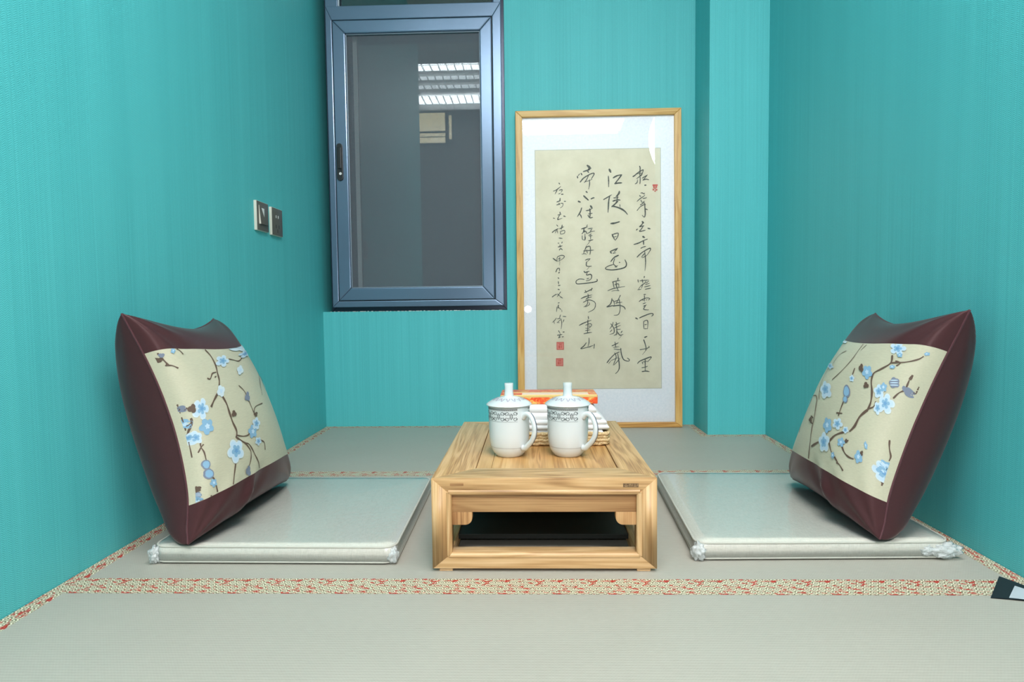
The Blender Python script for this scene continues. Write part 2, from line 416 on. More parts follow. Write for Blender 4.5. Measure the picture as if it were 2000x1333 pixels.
def catmull(P, n=5):
    P = [Vector(p) for p in P]
    if len(P) < 3: return [P[0].lerp(P[-1], i/(n+1)) for i in range(n+2)]
    out = []
    for i in range(len(P)-1):
        a, b, c, d = P[max(i-1, 0)], P[i], P[i+1], P[min(i+2, len(P)-1)]
        for k in range(n):
            t = k/n
            out.append(0.5*((2*b)+(c-a)*t+(2*a-5*b+4*c-d)*t*t+(3*b-a-3*c+d)*t**3))
    out.append(P[-1]); return out

# ================================================================ the setting
FZ = -0.36                                        # hall floor below the raised tatami
m = MB(); m.box((-2.3, -1.85, FZ-0.1), (2.3, 2.9, FZ)); struct(m.build('floor', HALLF), 'grey tiled hall floor below the raised mats')
m = MB(); m.box((-0.95, 0.305, FZ), (0.97, 2.70, -0.0225)); struct(m.build('floor_platform', HALLW), 'raised platform under the tatami mats')
m = MB(); m.box((-2.3, -1.85, CEIL), (2.3, 2.9, CEIL+0.1)); struct(m.build('ceiling', HALLW), 'white ceiling')
m = MB(); m.box((XL-0.10, 0.27, -0.0225), (XL, D+0.30, CEIL)); struct(m.build('wall_left', WALL), 'teal papered left wall')
m = MB(); m.box((XR, 0.62, -0.0225), (XR+0.10, D+0.30, CEIL)); struct(m.build('wall_right', WALL), 'teal papered right wall')
m = MB()
m.box((XL, D, -0.0225), (WX1, D+0.10, WZ0)); m.box((WX1, D, -0.0225), (XR, D+0.10, CEIL)); m.box((XL, D, WZ1), (WX1, D+0.10, CEIL))
struct(m.build('wall_back', WALL), 'teal papered back wall around the window')
m = MB(); m.box((XC, DC, -0.0225), (XR, D, CEIL)); struct(m.build('wall_pillar', WALL), 'teal papered pillar in the right back corner')
m = MB(); m.box((-2.3, 0.27, FZ), (XL-0.10, 0.37, CEIL)); struct(m.build('wall_hall_left', HALLW))
m = MB(); m.box((XR+0.10, 0.62, FZ), (2.3, 0.72, CEIL)); struct(m.build('wall_hall_right', HALLW))
m = MB(); m.box((-2.3, -1.85, FZ), (-2.2, 0.27, CEIL)); struct(m.build('wall_hall_end', HALLW))
m = MB(); m.box((2.2, -1.85, FZ), (2.3, 0.62, CEIL)); struct(m.build('wall_hall_far', HALLW))
m = MB(); m.box((-2.2, -1.85, FZ), (2.2, -1.75, CEIL)); struct(m.build('wall_front', plain('dim_plaster', (0.16, 0.155, 0.15), 0.8)))
m = MB(); m.box((XL-0.05, D+0.26, 0.2), (0.1, D+0.29, CEIL)); struct(m.build('wall_backing', BACKING), 'added dark backing wall behind the window')  # added dark backing so the window glass stays dark
# strip of torn wallpaper edge along the sill
m = MB()
for i in range(46):
    x = WX0+0.03+i*0.0152; h = random.uniform(0.0004, 0.0022); wd = random.uniform(0.004, 0.014)
    m.box((x, D-0.0015, WZ0-0.0008), (x+wd, D+0.001, WZ0+h))
struct(m.build('trim_1', plain('torn_paper', (0.62, 0.72, 0.70), 0.8)), 'pale torn wallpaper edge under the window')

# ---------------------------------------------------------------- window
win = thing('window_1', 'blue grey aluminium window with an insect screen sash in the back wall', None, (WX0, D, WZ0)); win['kind'] = 'structure'
FY = D-0.015
def rect_frame(m, x0, x1, z0, z1, wl, wr, wb, wt, ya, yb, bev=0.002):
    """four mitred members"""
    m.prism([(x0, z0), (x1, z0), (x1-wr, z0+wb), (x0+wl, z0+wb)], 'y', ya, yb, bev)
    m.prism([(x0, z1), (x0+wl, z1-wt), (x1-wr, z1-wt), (x1, z1)], 'y', ya, yb, bev)
    m.prism([(x0, z0), (x0+wl, z0+wb), (x0+wl, z1-wt), (x0, z1)], 'y', ya, yb, bev)
    m.prism([(x1, z0), (x1, z1), (x1-wr, z1-wt), (x1-wr, z0+wb)], 'y', ya, yb, bev)
m = MB(); rect_frame(m, -0.812, WX1, WZ0+0.001, WZ1, 0.06, 0.05, 0.05, 0.05, D+0.012, D+0.075); m.build('outer_frame', METALD, win)  # shadow on the outer frame is put into its dark colour
ff = MB()
rect_frame(ff, -0.800, -0.110, 0.487, 1.668, 0.0245, 0.0345, 0.0245, 0.054, FY, D+0.05, 0.003)
ff.box((-0.800, FY, 1.664), (-0.750, D+0.05, 2.24), 0.003); ff.box((-0.140, FY, 1.664), (-0.110, D+0.05, 2.24), 0.003)
ff.box((-0.752, FY+0.012, 1.655), (-0.138, D+0.03, 1.6685), 0.002)
ff.build('fixed_frame', METAL, win)
m = MB(); rect_frame(m, -0.7765, -0.1435, 0.510, 1.615, 0.006, 0.006, 0.006, 0.006, FY+0.006, FY+0.012, 0.0); m.build('sash_gap', GAP, win)  # dark strip standing for the shaded gap round the sash
sash = MB(); rect_frame(sash, -0.7725, -0.1475, 0.514, 1.611, 0.0490, 0.0455, 0.0495, 0.0500, FY-0.004, FY+0.030, 0.004)
sash = sash.build('sash', METAL, win)
m = MB(); rect_frame(m, -0.7235, -0.193, 0.5635, 1.561, 0.0035, 0.0035, 0.0035, 0.0035, FY+0.004, FY+0.014, 0.0015); m.build('screen_bead', plain('light_bead', (0.24, 0.30, 0.36), 0.4, 0.3), sash)
m = MB(); m.face([(-0.722, FY+0.014, 0.565), (-0.195, FY+0.014, 0.565), (-0.195, FY+0.014, 1.559), (-0.722, FY+0.014, 1.559)]); m.build('insect_screen', SCREEN, sash)
# latch: rounded black plate with a pale screw button
lt = MB(); lx, lz0, lz1, lr = -0.7545, 0.989, 1.135, 0.0125
poly = [(lx+lr*cos(a), lz1-lr+lr*sin(a)) for a in [pi*i/12 for i in range(13)]]+[(lx+lr*cos(a), lz0+lr+lr*sin(a)) for a in [pi+pi*i/12 for i in range(13)]]
lt.prism(poly, 'y', FY-0.011, FY-0.004, 0.0015); lt.box((lx-0.0075, FY-0.016, 1.035), (lx+0.0075, FY-0.010, 1.118), 0.002)
latch = lt.build('latch', BLACKP, sash)
m = MB(); m.prism([(lx+0.0025+0.0055*cos(2*pi*i/20), 1.016+0.0055*sin(2*pi*i/20)) for i in range(20)], 'y', FY-0.0125, FY-0.0105, 0.0005); o = m.build('latch_button', WHITEP, latch); o['label'] = 'round white button'
m = MB(); m.box((-0.752, D+0.040, 0.52), (-0.16, D+0.046, 1.62)); m.build('glass_pane', PANE, win)
m = MB(); m.box((-0.706, D+0.028, 0.53), (-0.690, D+0.036, 1.61)); m.build('inner_stile', plain('pale_stile', (0.22, 0.25, 0.25), 0.4), win)
m = MB(); m.box((-0.752, D+0.012, 1.664), (-0.138, D+0.018, 2.24)); m.build('transom_pane', PANE, win)
m = MB(); m.box((-0.752, FY+0.010, 1.6655), (-0.138, FY+0.018, 1.6715), 0.001); m.box((-0.752, FY+0.010, 1.6655), (-0.7465, FY+0.018, 2.24), 0.001); m.build('transom_bead', plain('pale_bead', (0.45, 0.53, 0.58), 0.35, 0.3), win)

# ---------------------------------------------------------------- hall lamps and lit window (seen as reflections)
def lampthing(name, label, cat, loc): return thing(name, label, cat, loc)
t = thing('ceiling_panel_lamp', 'long white panel lamp on the hall ceiling behind the camera', 'lamp', (0.43, -1.54, CEIL))
m = MB(); m.box((-0.10, -1.73, CEIL-0.03), (0.96, -1.35, CEIL), 0.004); m.build('lamp_housing', WHITEP, t)
m = MB(); m.box((-0.085, -1.715, CEIL-0.034), (0.945, -1.365, CEIL-0.030)); m.build('diffuser', emit('panel_glow', (1, 0.98, 0.95), LINEAR_E), t)
t = thing('louvre_lamp', 'louvred fluorescent ceiling lamp in the hall nearer the left wall', 'lamp', (-0.72, -0.85, CEIL))
m = MB(); m.box((-1.20, -1.48, CEIL-0.02), (-0.35, -0.22, CEIL-0.005)); rect = 0
m.box((-1.20, -1.50, CEIL-0.09), (-1.18, -0.20, CEIL)); m.box((-0.37, -1.50, CEIL-0.09), (-0.35, -0.20, CEIL)); m.box((-1.20, -1.50, CEIL-0.09), (-0.35, -1.48, CEIL)); m.box((-1.20, -0.22, CEIL-0.09), (-0.35, -0.20, CEIL))
m.build('lamp_housing', WHITEP, t)
TUBE = emit('tube_glow', (0.86, 0.95, 1.0), LOUVRE_E)
for y in (-0.30, -0.44, -1.24, -1.36):
    m = MB(); m.tube([(-1.17, y, CEIL-0.045), (-0.38, y, CEIL-0.045)], 0.020, 10); m.build('tube', TUBE, t)
for y in (-0.68, -0.92):
    m = MB(); m.tube([(-1.17, y, CEIL-0.045), (-0.38, y, CEIL-0.045)], 0.016, 10); m.build('tube', emit('dim_tube_glow', (0.86, 0.95, 1.0), LOUVRE_E*0.30), t)
m = MB()
for i in range(1, 12): m.box((-1.19+i*0.0692, -1.48, CEIL-0.085), (-1.186+i*0.0692, -0.22, CEIL-0.067))
m.build('louvre', plain('louvre_blade', (0.7, 0.72, 0.74), 0.4, 0.5), t)
t = thing('added_arc_lamp', 'curved white glowing tube added in the hall for the arc in the picture glass', 'lamp', (1.10, -0.5, CEIL))  # added source, shaped for the bright arc reflected in the picture glass
m = MB(); arc = [(1.53-0.48*cos(a), -0.5, 2.075+0.48*sin(a)) for a in [math.radians(-29+58*i/24) for i in range(25)]]
m.tube(arc, lambda s: 0.030*max(0.25, sin(pi*min(1, max(0, s*0.86+0.07))))**0.5, 12, up=Vector((0, 1, 0))); m.build('light_tube', emit('hoop_glow', (1, 0.985, 0.95), HOOP_E), t, True)
m = MB(); m.tube([arc[-1], (arc[-1][0], -0.5, CEIL-0.012)], 0.003, 8); m.lathe([(0, 0.0), (0.03, 0.0), (0.03, -0.012), (0, -0.012)], (arc[-1][0], -0.5, CEIL), 20); m.build('cord', WHITEP, t)
t = thing('camera_flash', 'small camera flash on an added black stand behind the camera', 'lamp', (-0.032, -0.16, FZ))  # flash of the camera itself; the stand is added to carry it
m = MB(); m.box((-0.062, -0.20, 0.565), (-0.002, -0.12, 0.645), 0.008); m.build('lamp_body', BLACKP, t)
m = MB(); m.prism([(-0.032+0.027*cos(2*pi*i/20), 0.609+0.027*sin(2*pi*i/20)) for i in range(20)], 'y', -0.121, -0.117); m.build('lamp_window', emit('flash_glow', (1, 1, 1), FLASH_E), t)
m = MB(); m.tube([(-0.032, -0.16, FZ), (-0.032, -0.16, 0.567)], 0.009, 10); m.build('pole', BLACKP, t)
for k in range(3):
    a = 2*pi*k/3+pi/2; m = MB(); m.tube([(-0.032, -0.16, FZ+0.16), (-0.032+0.24*cos(a), -0.16+0.24*sin(a), FZ+0.008)], 0.007, 8); m.build('leg', BLACKP, t)
w2 = thing('window_2', 'warm lit high window across the hall', None, (-1.0, -1.75, 2.2)); w2['kind'] = 'structure'
WARM = emit('warm_pane', (1.0, 0.86, 0.48), WARM_E)
m = MB(); m.box((-1.19, -1.748, 2.24), (-0.91, -1.742, 2.56)); m.build('pane', WARM, w2)
m = MB(); m.box((-0.87, -1.748, 2.28), (-0.84, -1.742, 2.53)); m.build('pane', WARM, w2)
m = MB(); rect_frame(m, -1.21, -0.82, 2.22, 2.58, 0.02, 0.02, 0.02, 0.02, -1.75, -1.73, 0.002); m.box((-0.91, -1.75, 2.24), (-0.87, -1.73, 2.56)); m.box((-1.19, -1.741, 2.345), (-0.91, -1.73, 2.365)); m.box((-1.19, -1.741, 2.30), (-0.91, -1.735, 2.308)); m.build('frame', GAP, w2)

# ================================================================ tatami mats
B1, B2, BT = 1.1147, 1.8606, 0.0595
HB = 0.0004
def strip(m, poly): m.prism(poly, 'z', 0.0, HB, 0.0)
def mat(name, label, y0, y1, notch=False):
    t = thing(name, label, 'tatami mat', ((XL+XR)/2, y0, -0.0215), None)
    a, b = XL+0.0015, XR-0.0015
    m = MB()
    if notch: m.prism([(a, y0), (b, y0), (b, DC-0.001), (XC-0.001, DC-0.001), (XC-0.001, y1), (a, y1)], 'z', -0.0215, 0.0, 0.0)
    else: m.prism([(a, y0), (b, y0), (b, y1), (a, y1)], 'z', -0.0215, 0.0, 0.0)
    m.build('woven_core', TATAMI, t)
    s = 0.030
    return t, a, b, s
t, a, b, s = mat('tatami_mat', 'greenish beige tatami mat nearest the camera, in front of the wooden table', 0.31, B1-BT-0.0014)
m = MB(); strip(m, [(a, 0.31), (a+s, 0.31), (a+s, B1-BT-0.0014-s*0.0), (a, B1-BT-0.0014)]); m.build('brocade_edge', BRY, t)
m = MB(); strip(m, [(b-s, 0.31), (b, 0.31), (b, B1-BT-0.0014), (b-s, B1-BT-0.0014)]); m.build('brocade_edge', BRY, t)
y0, y1 = B1-BT, B2-0.0525-0.0014
t, a, b, s = mat('tatami_mat', 'middle tatami mat under the wooden table and the two seat cushions', y0, y1)
m = MB(); strip(m, [(a, y0), (b, y0), (b, y0+BT*0.5), (b-s, B1), (a+s, B1), (a, y0+BT*0.5)]); m.build('brocade_edge', BRX, t)
m = MB(); strip(m, [(a, y0+BT*0.5+0.0004), (a+s, B1), (a+s, y1), (a, y1)]); m.build('brocade_edge', BRY, t)
m = MB(); strip(m, [(b, y0+BT*0.5+0.0004), (b, y1), (b-s, y1), (b-s, B1)]); m.build('brocade_edge', BRY, t)
y0, y1 = B2-0.0525, D-0.0015
t, a, b, s = mat('tatami_mat', 'back tatami mat in front of the leaning calligraphy picture', y0, y1, True)
m = MB(); strip(m, [(a, y0), (b, y0), (b-s, B2), (a+s, B2)]); m.build('brocade_edge', BRX, t)
m = MB(); strip(m, [(a, y0+0.001), (a+s, B2), (a+s, y1-s), (a, y1)]); m.build('brocade_edge', BRY, t)
m = MB(); strip(m, [(b, y0+0.001), (b, DC-0.001), (b-s, DC-0.001-s), (b-s, B2)]); m.build('brocade_edge', BRY, t)
m = MB(); strip(m, [(a, y1), (a+s, y1-s), (XC-0.001-s, y1-s), (XC-0.001, y1)]); m.build('brocade_edge', BRX, t)
m = MB(); strip(m, [(XC-0.001-s, DC-0.001-s), (b-s, DC-0.001-s), (b, DC-0.001), (XC-0.001, DC-0.001)]); m.build('brocade_edge', BRX, t)
m = MB(); strip(m, [(XC-0.001-s, DC-0.001-s), (XC-0.001, DC-0.001), (XC-0.001, y1), (XC-0.001-s, y1-s)]); m.build('brocade_edge', BRY, t)

# fabric tag lying on the brocade edge at the right wall
t = thing('fabric_tag', 'black fabric tag with a pale patch on the brocade edge by the right wall', 'tag', (0.79, 1.06, HB))
def tagpt(u, v, dz=0.0):
    p = Vector((0.745, 1.0446, 0)).lerp(Vector((0.826, 1.0250, 0)), u).lerp(Vector((0.818, 1.128, 0)).lerp(Vector((0.845, 1.030, 0)), u), v)
    return (p.x, p.y, HB+0.0008+0.0025*sin(pi*u)*(0.4+v*0.6)+dz)
m = MB(); m.grid(lambda u, v: tagpt(u, v), 12, 8); m.grid(lambda u, v: tagpt(1-u, v, -0.0007), 12, 8); m.build('tape', TAGB, t, True)
m = MB(); m.grid(lambda u, v: tagpt(0.30+u*0.62, 0.05+v*0.72, 0.0004), 10, 6); m.build('pale_patch', TAGW, t, True)

# ================================================================ low wooden table
X0, X1, Y0, Y1, ZT = -0.1861, 0.2223, 1.1454, 1.7100, 0.1747
tb = thing('low_table', 'low wooden tea table with mitred frame and curved apron brackets on the tatami', 'table', ((X0+X1)/2, (Y0+Y1)/2, HB))
RH, LW = 0.0310, 0.0345                            # rail height, leg width
RF, RS = 0.0700, 0.0640                            # rail widths on top: front/back, sides
ztop, zr, zb0, zb1 = ZT, ZT-RH, 0.0062, 0.0345
IXL, IXR = X0+0.0745, X1-0.0605
m = MB(); m.prism([(X0, Y0), (X1, Y0), (IXR, Y0+RF), (IXL, Y0+RF)], 'z', zr, ztop, 0.0012); m.build('frame_rail', WOODX, tb, angle=0.6)
m = MB(); m.prism([(X0, Y1), (IXL, Y1-0.05), (IXR, Y1-0.05), (X1, Y1)], 'z', zr, ztop, 0.0012); m.build('frame_rail', WOODX, tb, angle=0.6)
m = MB(); m.prism([(X0, Y0), (IXL, Y0+RF), (IXL, Y1-0.05), (X0, Y1)], 'z', zr, ztop, 0.0012); m.build('frame_rail', WOODY, tb, angle=0.6)
m = MB(); m.prism([(X1, Y0), (X1, Y1), (IXR, Y1-0.05), (IXR, Y0+RF)], 'z', zr, ztop, 0.0012); m.build('frame_rail', WOODY, tb, angle=0.6)
m = MB(); m.box((IXL+0.0012, Y0+RF+0.0005, ztop-0.012), (IXL+0.030, Y1-0.051, ztop-0.0012), 0.0008); m.box((IXL+0.0305, Y0+RF+0.0005, ztop-0.012), (IXR-0.0015, Y1-0.051, ztop-0.0012), 0.0008)
m.build('centre_panel', WOODP, tb)
def leg(sx, sy):
    xo, xi = (X0, X0+LW) if sx < 0 else (X1, X1-LW)
    m = MB()
    ya, yb = (Y0-0.0006, Y0+LW) if sy < 0 else (Y1+0.0006, Y1-LW)
    xo += 0.0004*sx
    V = [m.b.verts.new(q) for q in ((xo, ya, zb0-0.0002), (xi, ya, zb1), (xi, yb, zb1), (xo, yb, zb1), (xo, ya, ztop-0.0010), (xi, ya, zr), (xi, yb, zr), (xo, yb, zr))]
    for q in ((0, 1, 2), (0, 2, 3), (4, 6, 5), (4, 7, 6), (0, 1, 5, 4), (1, 2, 6, 5), (2, 3, 7, 6), (3, 0, 4, 7)): m.b.faces.new([V[k] for k in q])
    bmesh.ops.recalc_face_normals(m.b, faces=m.b.faces[:])
    m.build('leg', WOODZ, tb, angle=0.6)
for sx in (-1, 1):
    for sy in (-1, 1): leg(sx, sy)
m = MB(); m.box((X0, Y0, zb0), (X1, Y0+LW, zb1), 0.0012); m.build('stretcher', WOODX, tb, angle=0.6)
m = MB(); m.box((X0, Y1-LW, zb0), (X1, Y1, zb1), 0.0012); m.build('stretcher', WOODX, tb, angle=0.6)
m = MB(); m.box((X0, Y0+LW, zb0), (X0+LW, Y1-LW, zb1), 0.0012); m.build('stretcher', WOODY, tb, angle=0.6)
m = MB(); m.box((X1-LW, Y0+LW, zb0), (X1, Y1-LW, zb1), 0.0012); m.build('stretcher', WOODY, tb, angle=0.6)
# rounded bead round the front and back openings
for yy in (Y0, Y1):
    m = MB(); r = 0.0058; sgn = -1 if yy == Y0 else 1
    yc = yy-sgn*0.0035
    ring = [(X0+LW-r*0.7, yc, zb1-r*0.7), (X1-LW+r*0.7, yc, zb1-r*0.7), (X1-LW+r*0.7, yc, zr+r*0.75), (X0+LW-r*0.7, yc, zr+r*0.75)]
    for k in range(4): m.tube([ring[k], ring[(k+1) % 4]], r, 14, mi=k % 2, up=Vector((0, 1, 0)))
    m.build('bead_moulding', [WOODX, WOODZ], tb, True, angle=1.2)
def apron(axis, c0, c1, h, mat_):
    """c0..c1 along the side, h = (near face, far face)"""
    za = 0.1092
    m = MB(); m.prism([(c0, zr+0.001), (c1, zr+0.001), (c1, za), (c0, za)], axis, h[0], h[1], 0.0008); m.build('apron', mat_, tb, angle=0.6)
    for s in (0, 1):
        e = c0 if s == 0 else c1; d = 1 if s == 0 else -1; L = 0.0385; zz = 0.0852; r = 0.0135
        P = [(e, za), (e+d*L, za), (e+d*L, zz+r+0.001)]+[(e+d*(L-r+r*cos(a)), zz+r-r*sin(a)) for a in [pi/2*i/10 for i in range(1, 11)]]+[(e, zz)]
        m = MB(); m.prism(P, axis, h[0], h[1], 0.0006); m.build('corner_bracket', WOODB, tb, angle=0.6)
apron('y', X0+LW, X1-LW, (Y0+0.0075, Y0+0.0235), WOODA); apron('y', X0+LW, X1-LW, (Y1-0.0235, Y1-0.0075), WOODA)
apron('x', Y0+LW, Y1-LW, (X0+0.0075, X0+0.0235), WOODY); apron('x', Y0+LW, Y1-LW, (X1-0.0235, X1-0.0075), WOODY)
m = MB(); m.box((X0+0.028, Y0+0.112, 0.020), (X1-0.028, Y1-0.03, 0.030), 0.001); o = m.build('lower_shade_board', SHADEBOARD, tb); o['label'] = 'dark board added for the shade under the table top'  # added near-black board that deepens the shade inside the table
m = MB(); m.box((X0+0.028, Y1-0.034, 0.031), (X1-0.028, Y1-0.028, zr), 0.001); m.build('back_shade_board', SHADEBOARD, tb)  # closes the back, also added to keep the inside dark
for x in (-0.1747, 0.1873):
    for y in (Y0+0.004, Y1-0.030):
        m = MB(); m.box((x, y, HB*0), (x+0.0245, y+0.026, zb0+0.0004), 0.0008); m.build('foot', FOOT, tb)
# burnt maker's stamp on the front rail: a dark bar with pale strokes
m = MB(); m.box((0.1618, Y0-0.0009, 0.1575), (0.1893, Y0-0.0001, 0.1640), 0.0, mi=0)
for i, (a, b_, c, d) in enumerate([(0.002, 0.002, 0.009, 0.0027), (0.003, 0.0008, 0.0075, 0.0014), (0.0045, 0.004, 0.0055, 0.0058), (0.0105, 0.001, 0.0115, 0.005), (0.0105, 0.0045, 0.0145, 0.0054), (0.0135, 0.001, 0.0145, 0.005), (0.0165, 0.0012, 0.0172, 0.0056), (0.019, 0.001, 0.0235, 0.0017), (0.0208, 0.0017, 0.0216, 0.0056), (0.024, 0.0022, 0.0262, 0.0030), (0.0245, 0.0045, 0.0268, 0.0052)]):
    m.box((0.1618+a, Y0-0.0012, 0.1575+b_), (0.1618+c, Y0-0.0008, 0.1575+d), mi=1)
o = m.build('burnt_stamp', [STAMP, STAMPL], tb); o['label'] = 'small dark burnt stamp'
# plugged joint at the left end of the front rail
m = MB(); m.box((-0.1520, Y0-0.0007, 0.1605), (-0.1275, Y0-0.0001, 0.1655), 0.0); m.build('joint_plug', WOODA, tb)

# ================================================================ seat cushions
def rrect(x0, y0, x1, y1, r, n=8):
    out = []
    for cx, cy, a0 in ((x1-r, y1-r, 0), (x0+r, y1-r, 90), (x0+r, y0+r, 180), (x1-r, y0+r, 270)):
        for i in range(n+1):
            a = math.radians(a0+90*i/n); out.append((cx+r*cos(a), cy+r*sin(a)))
    return out
def seat_cushion(label, quad, tufts, seed):
    """quad: four corners (front-left, front-right, back-right, back-left) in metres"""
    cx = sum(q[0] for q in quad)/4; cy = sum(q[1] for q in quad)/4
    t = thing('seat_cushion', label, 'cushion', (cx, cy, HB), 'linen seat cushions')
    base = rrect(-1, -1, 1, 1, 0.10, 8)
    def P(a, b):
        u, v = (a+1)/2, (b+1)/2
        fl, fr, br, bl = quad
        return ((1-u)*(1-v)*fl[0]+u*(1-v)*fr[0]+u*v*br[0]+(1-u)*v*bl[0], (1-u)*(1-v)*fl[1]+u*(1-v)*fr[1]+u*v*br[1]+(1-u)*v*bl[1])
    H0, H1 = 0.0022, 0.0345
    def wob(a, b, k): return 0.0012*sin(a*5.1+seed+k)*cos(b*4.3+seed*2)+0.0006*sin(a*13+seed*3+b*9)
    def loop(s, z, k=0.0, lift=True):
        r = []
        for a, b in base:
            x, y = P(a*s, b*s); r.append((x, y, z+(wob(a*s, b*s, k)*min(1.0, z/0.03) if lift else 0)))
        return r
    def shell(off):
        m = MB(); rings = []
        for s, z in ((0.985, H0), (1.0+off*4, H0+0.004), (1.012+off*4, (H0+H1)/2), (1.0+off*4, H1-0.003), (0.985+off*2, H1+off), (0.90, H1+0.0012+off), (0.70, H1+0.0022+off), (0.45, H1+0.0028+off), (0.2, H1+0.003+off)):
            rings.append([m.b.verts.new(p) for p in loop(s, z)])
        n = len(base)
        for A, B in zip(rings, rings[1:]):
            for k in range(n): m.b.faces.new([A[k], A[(k+1) % n], B[(k+1) % n], B[k]])
        m.b.faces.new(rings[-1]); m.b.faces.new(rings[0][::-1])
        return m
    shell(0).build('cushion_pad', LINEN, t, True)
    for z in (H1-0.001, H0+0.0025):
        m = MB(); m.tube(loop(0.998, z), 0.0023, 8, closed=True); m.build('piping', PIPING, t, True)
    w_ = shell(0.0011).build('clear_wrap', FILM, t, True); w_['label'] = 'clear plastic wrap'
    for (a, b, sx, sy, sz) in tufts:
        x, y = P(a, b); m = MB(); rnd = random.Random(seed*7+a*3)
        tm = bmesh.new(); bmesh.ops.create_icosphere(tm, subdivisions=4, radius=1)
        for v in tm.verts:
            d = noise.noise(v.co*2.3+Vector((seed, a, b)))*0.45+noise.noise(v.co*6+Vector((a, seed, 0)))*0.22
            v.co = v.co*(1+d); v.co = Vector((x+v.co.x*sx, y+v.co.y*sy, max(HB+0.0006, 0.0165+v.co.z*sz)))
        m.merge(tm); o = m.build('film_tuft', FILMC, t, True); o['label'] = 'crumpled plastic at the corner'
    return t
seat_cushion('plastic wrapped beige linen seat cushion left of the table', [(-0.731, 1.180), (-0.262, 1.176), (-0.2715, 1.668), (-0.735, 1.668)], [(-0.985, -0.985, 0.011, 0.012, 0.017), (0.975, -0.97, 0.011, 0.011, 0.015)], 1.3)
seat_cushion('plastic wrapped beige linen seat cushion right of the table', [(0.306, 1.197), (0.785, 1.206), (0.783, 1.700), (0.330, 1.703)], [(-0.975, -0.985, 0.013, 0.012, 0.017), (0.95, -1.0, 0.030, 0.010, 0.014), (0.81, -1.0, 0.014, 0.006, 0.010)], 2.9)

# ================================================================ pillows
# A top-near, B top-far, C bottom-near, D bottom-far
PL=dict(A=(-.757,1.160,.480),B=(-.800,1.585,.462),C=(-.650,1.164,.046),D=(-.634,1.600,.046),n=1,tf=.104,tb=.128,bow=.016)
PR=dict(A=(.793,1.186,.469),B=(.822,1.560,.458),C=(.641,1.190,.046),D=(.643,1.585,.050),n=-1,tf=.101,tb=.125,bow=.0)
EU,EV,EB,AX=.14,.15,.04,.40
def ppt(c,u,v,side,lift=0.0):
    uu=u*(1-EU*(1-v*v)); vv=v*(1-(EV if v>0 else EB)*(1-u*u))
    a,b=(uu+1)/2,(vv+1)/2
    P=[ (1-a)*(1-b)*c['C'][i]+a*(1-b)*c['D'][i]+(1-a)*b*c['A'][i]+a*b*c['B'][i] for i in range(3)]
    # plane normal (towards the room)
    U=[c['D'][i]+c['B'][i]-c['C'][i]-c['A'][i] for i in range(3)]; V=[c['A'][i]+c['B'][i]-c['C'][i]-c['D'][i] for i in range(3)]
    N=[U[1]*V[2]-U[2]*V[1],U[2]*V[0]-U[0]*V[2],U[0]*V[1]-U[1]*V[0]]; L=sqrt(sum(x*x for x in N)); 
    N=[x/L*c['n'] for x in N]
    pu=max(0.,1-u*u); pv=max(0.,1-v*v)
    t=(c['tf'] if side>0 else c['tb'])*(pu**(AX if u>0 else .36))*(pv**(AX if v>0 else .33 if side>0 else .25))
    e=min(1.,(pu*pv)*6)
    # gathers at the corners and along the lower edge
    r=hypot(1-abs(u),1-abs(v)); th=atan2(1-abs(v)+1e-6,1-abs(u)+1e-6)
    fold=.0045*sin(th*9+ (2 if v>0 else 0.7))*exp(-r*2.6)*min(1.,r*5)
    if v<-.5: fold+=.006*sin(u*7.0+1.2+v*2)*exp(-(v+.86)**2*40)*(1-u)*.5
    fold+=.013*exp(-((u+.52-(v+1)*.55)/.085)**2)*exp(-((v+.88)/.16)**2)-.008*exp(-((u+.32-(v+1)*.6)/.10)**2)*exp(-((v+.86)/.16)**2)
    s=side*t+fold+side*lift+c['bow']*(1-v*v)*abs(u)**6
    P=[P[i]+N[i]*s for i in range(3)]
    P[2]=max(P[2],.0408)
    lim=.838
    P[0]=max(-lim,min(lim+.012,P[0]))
    return P

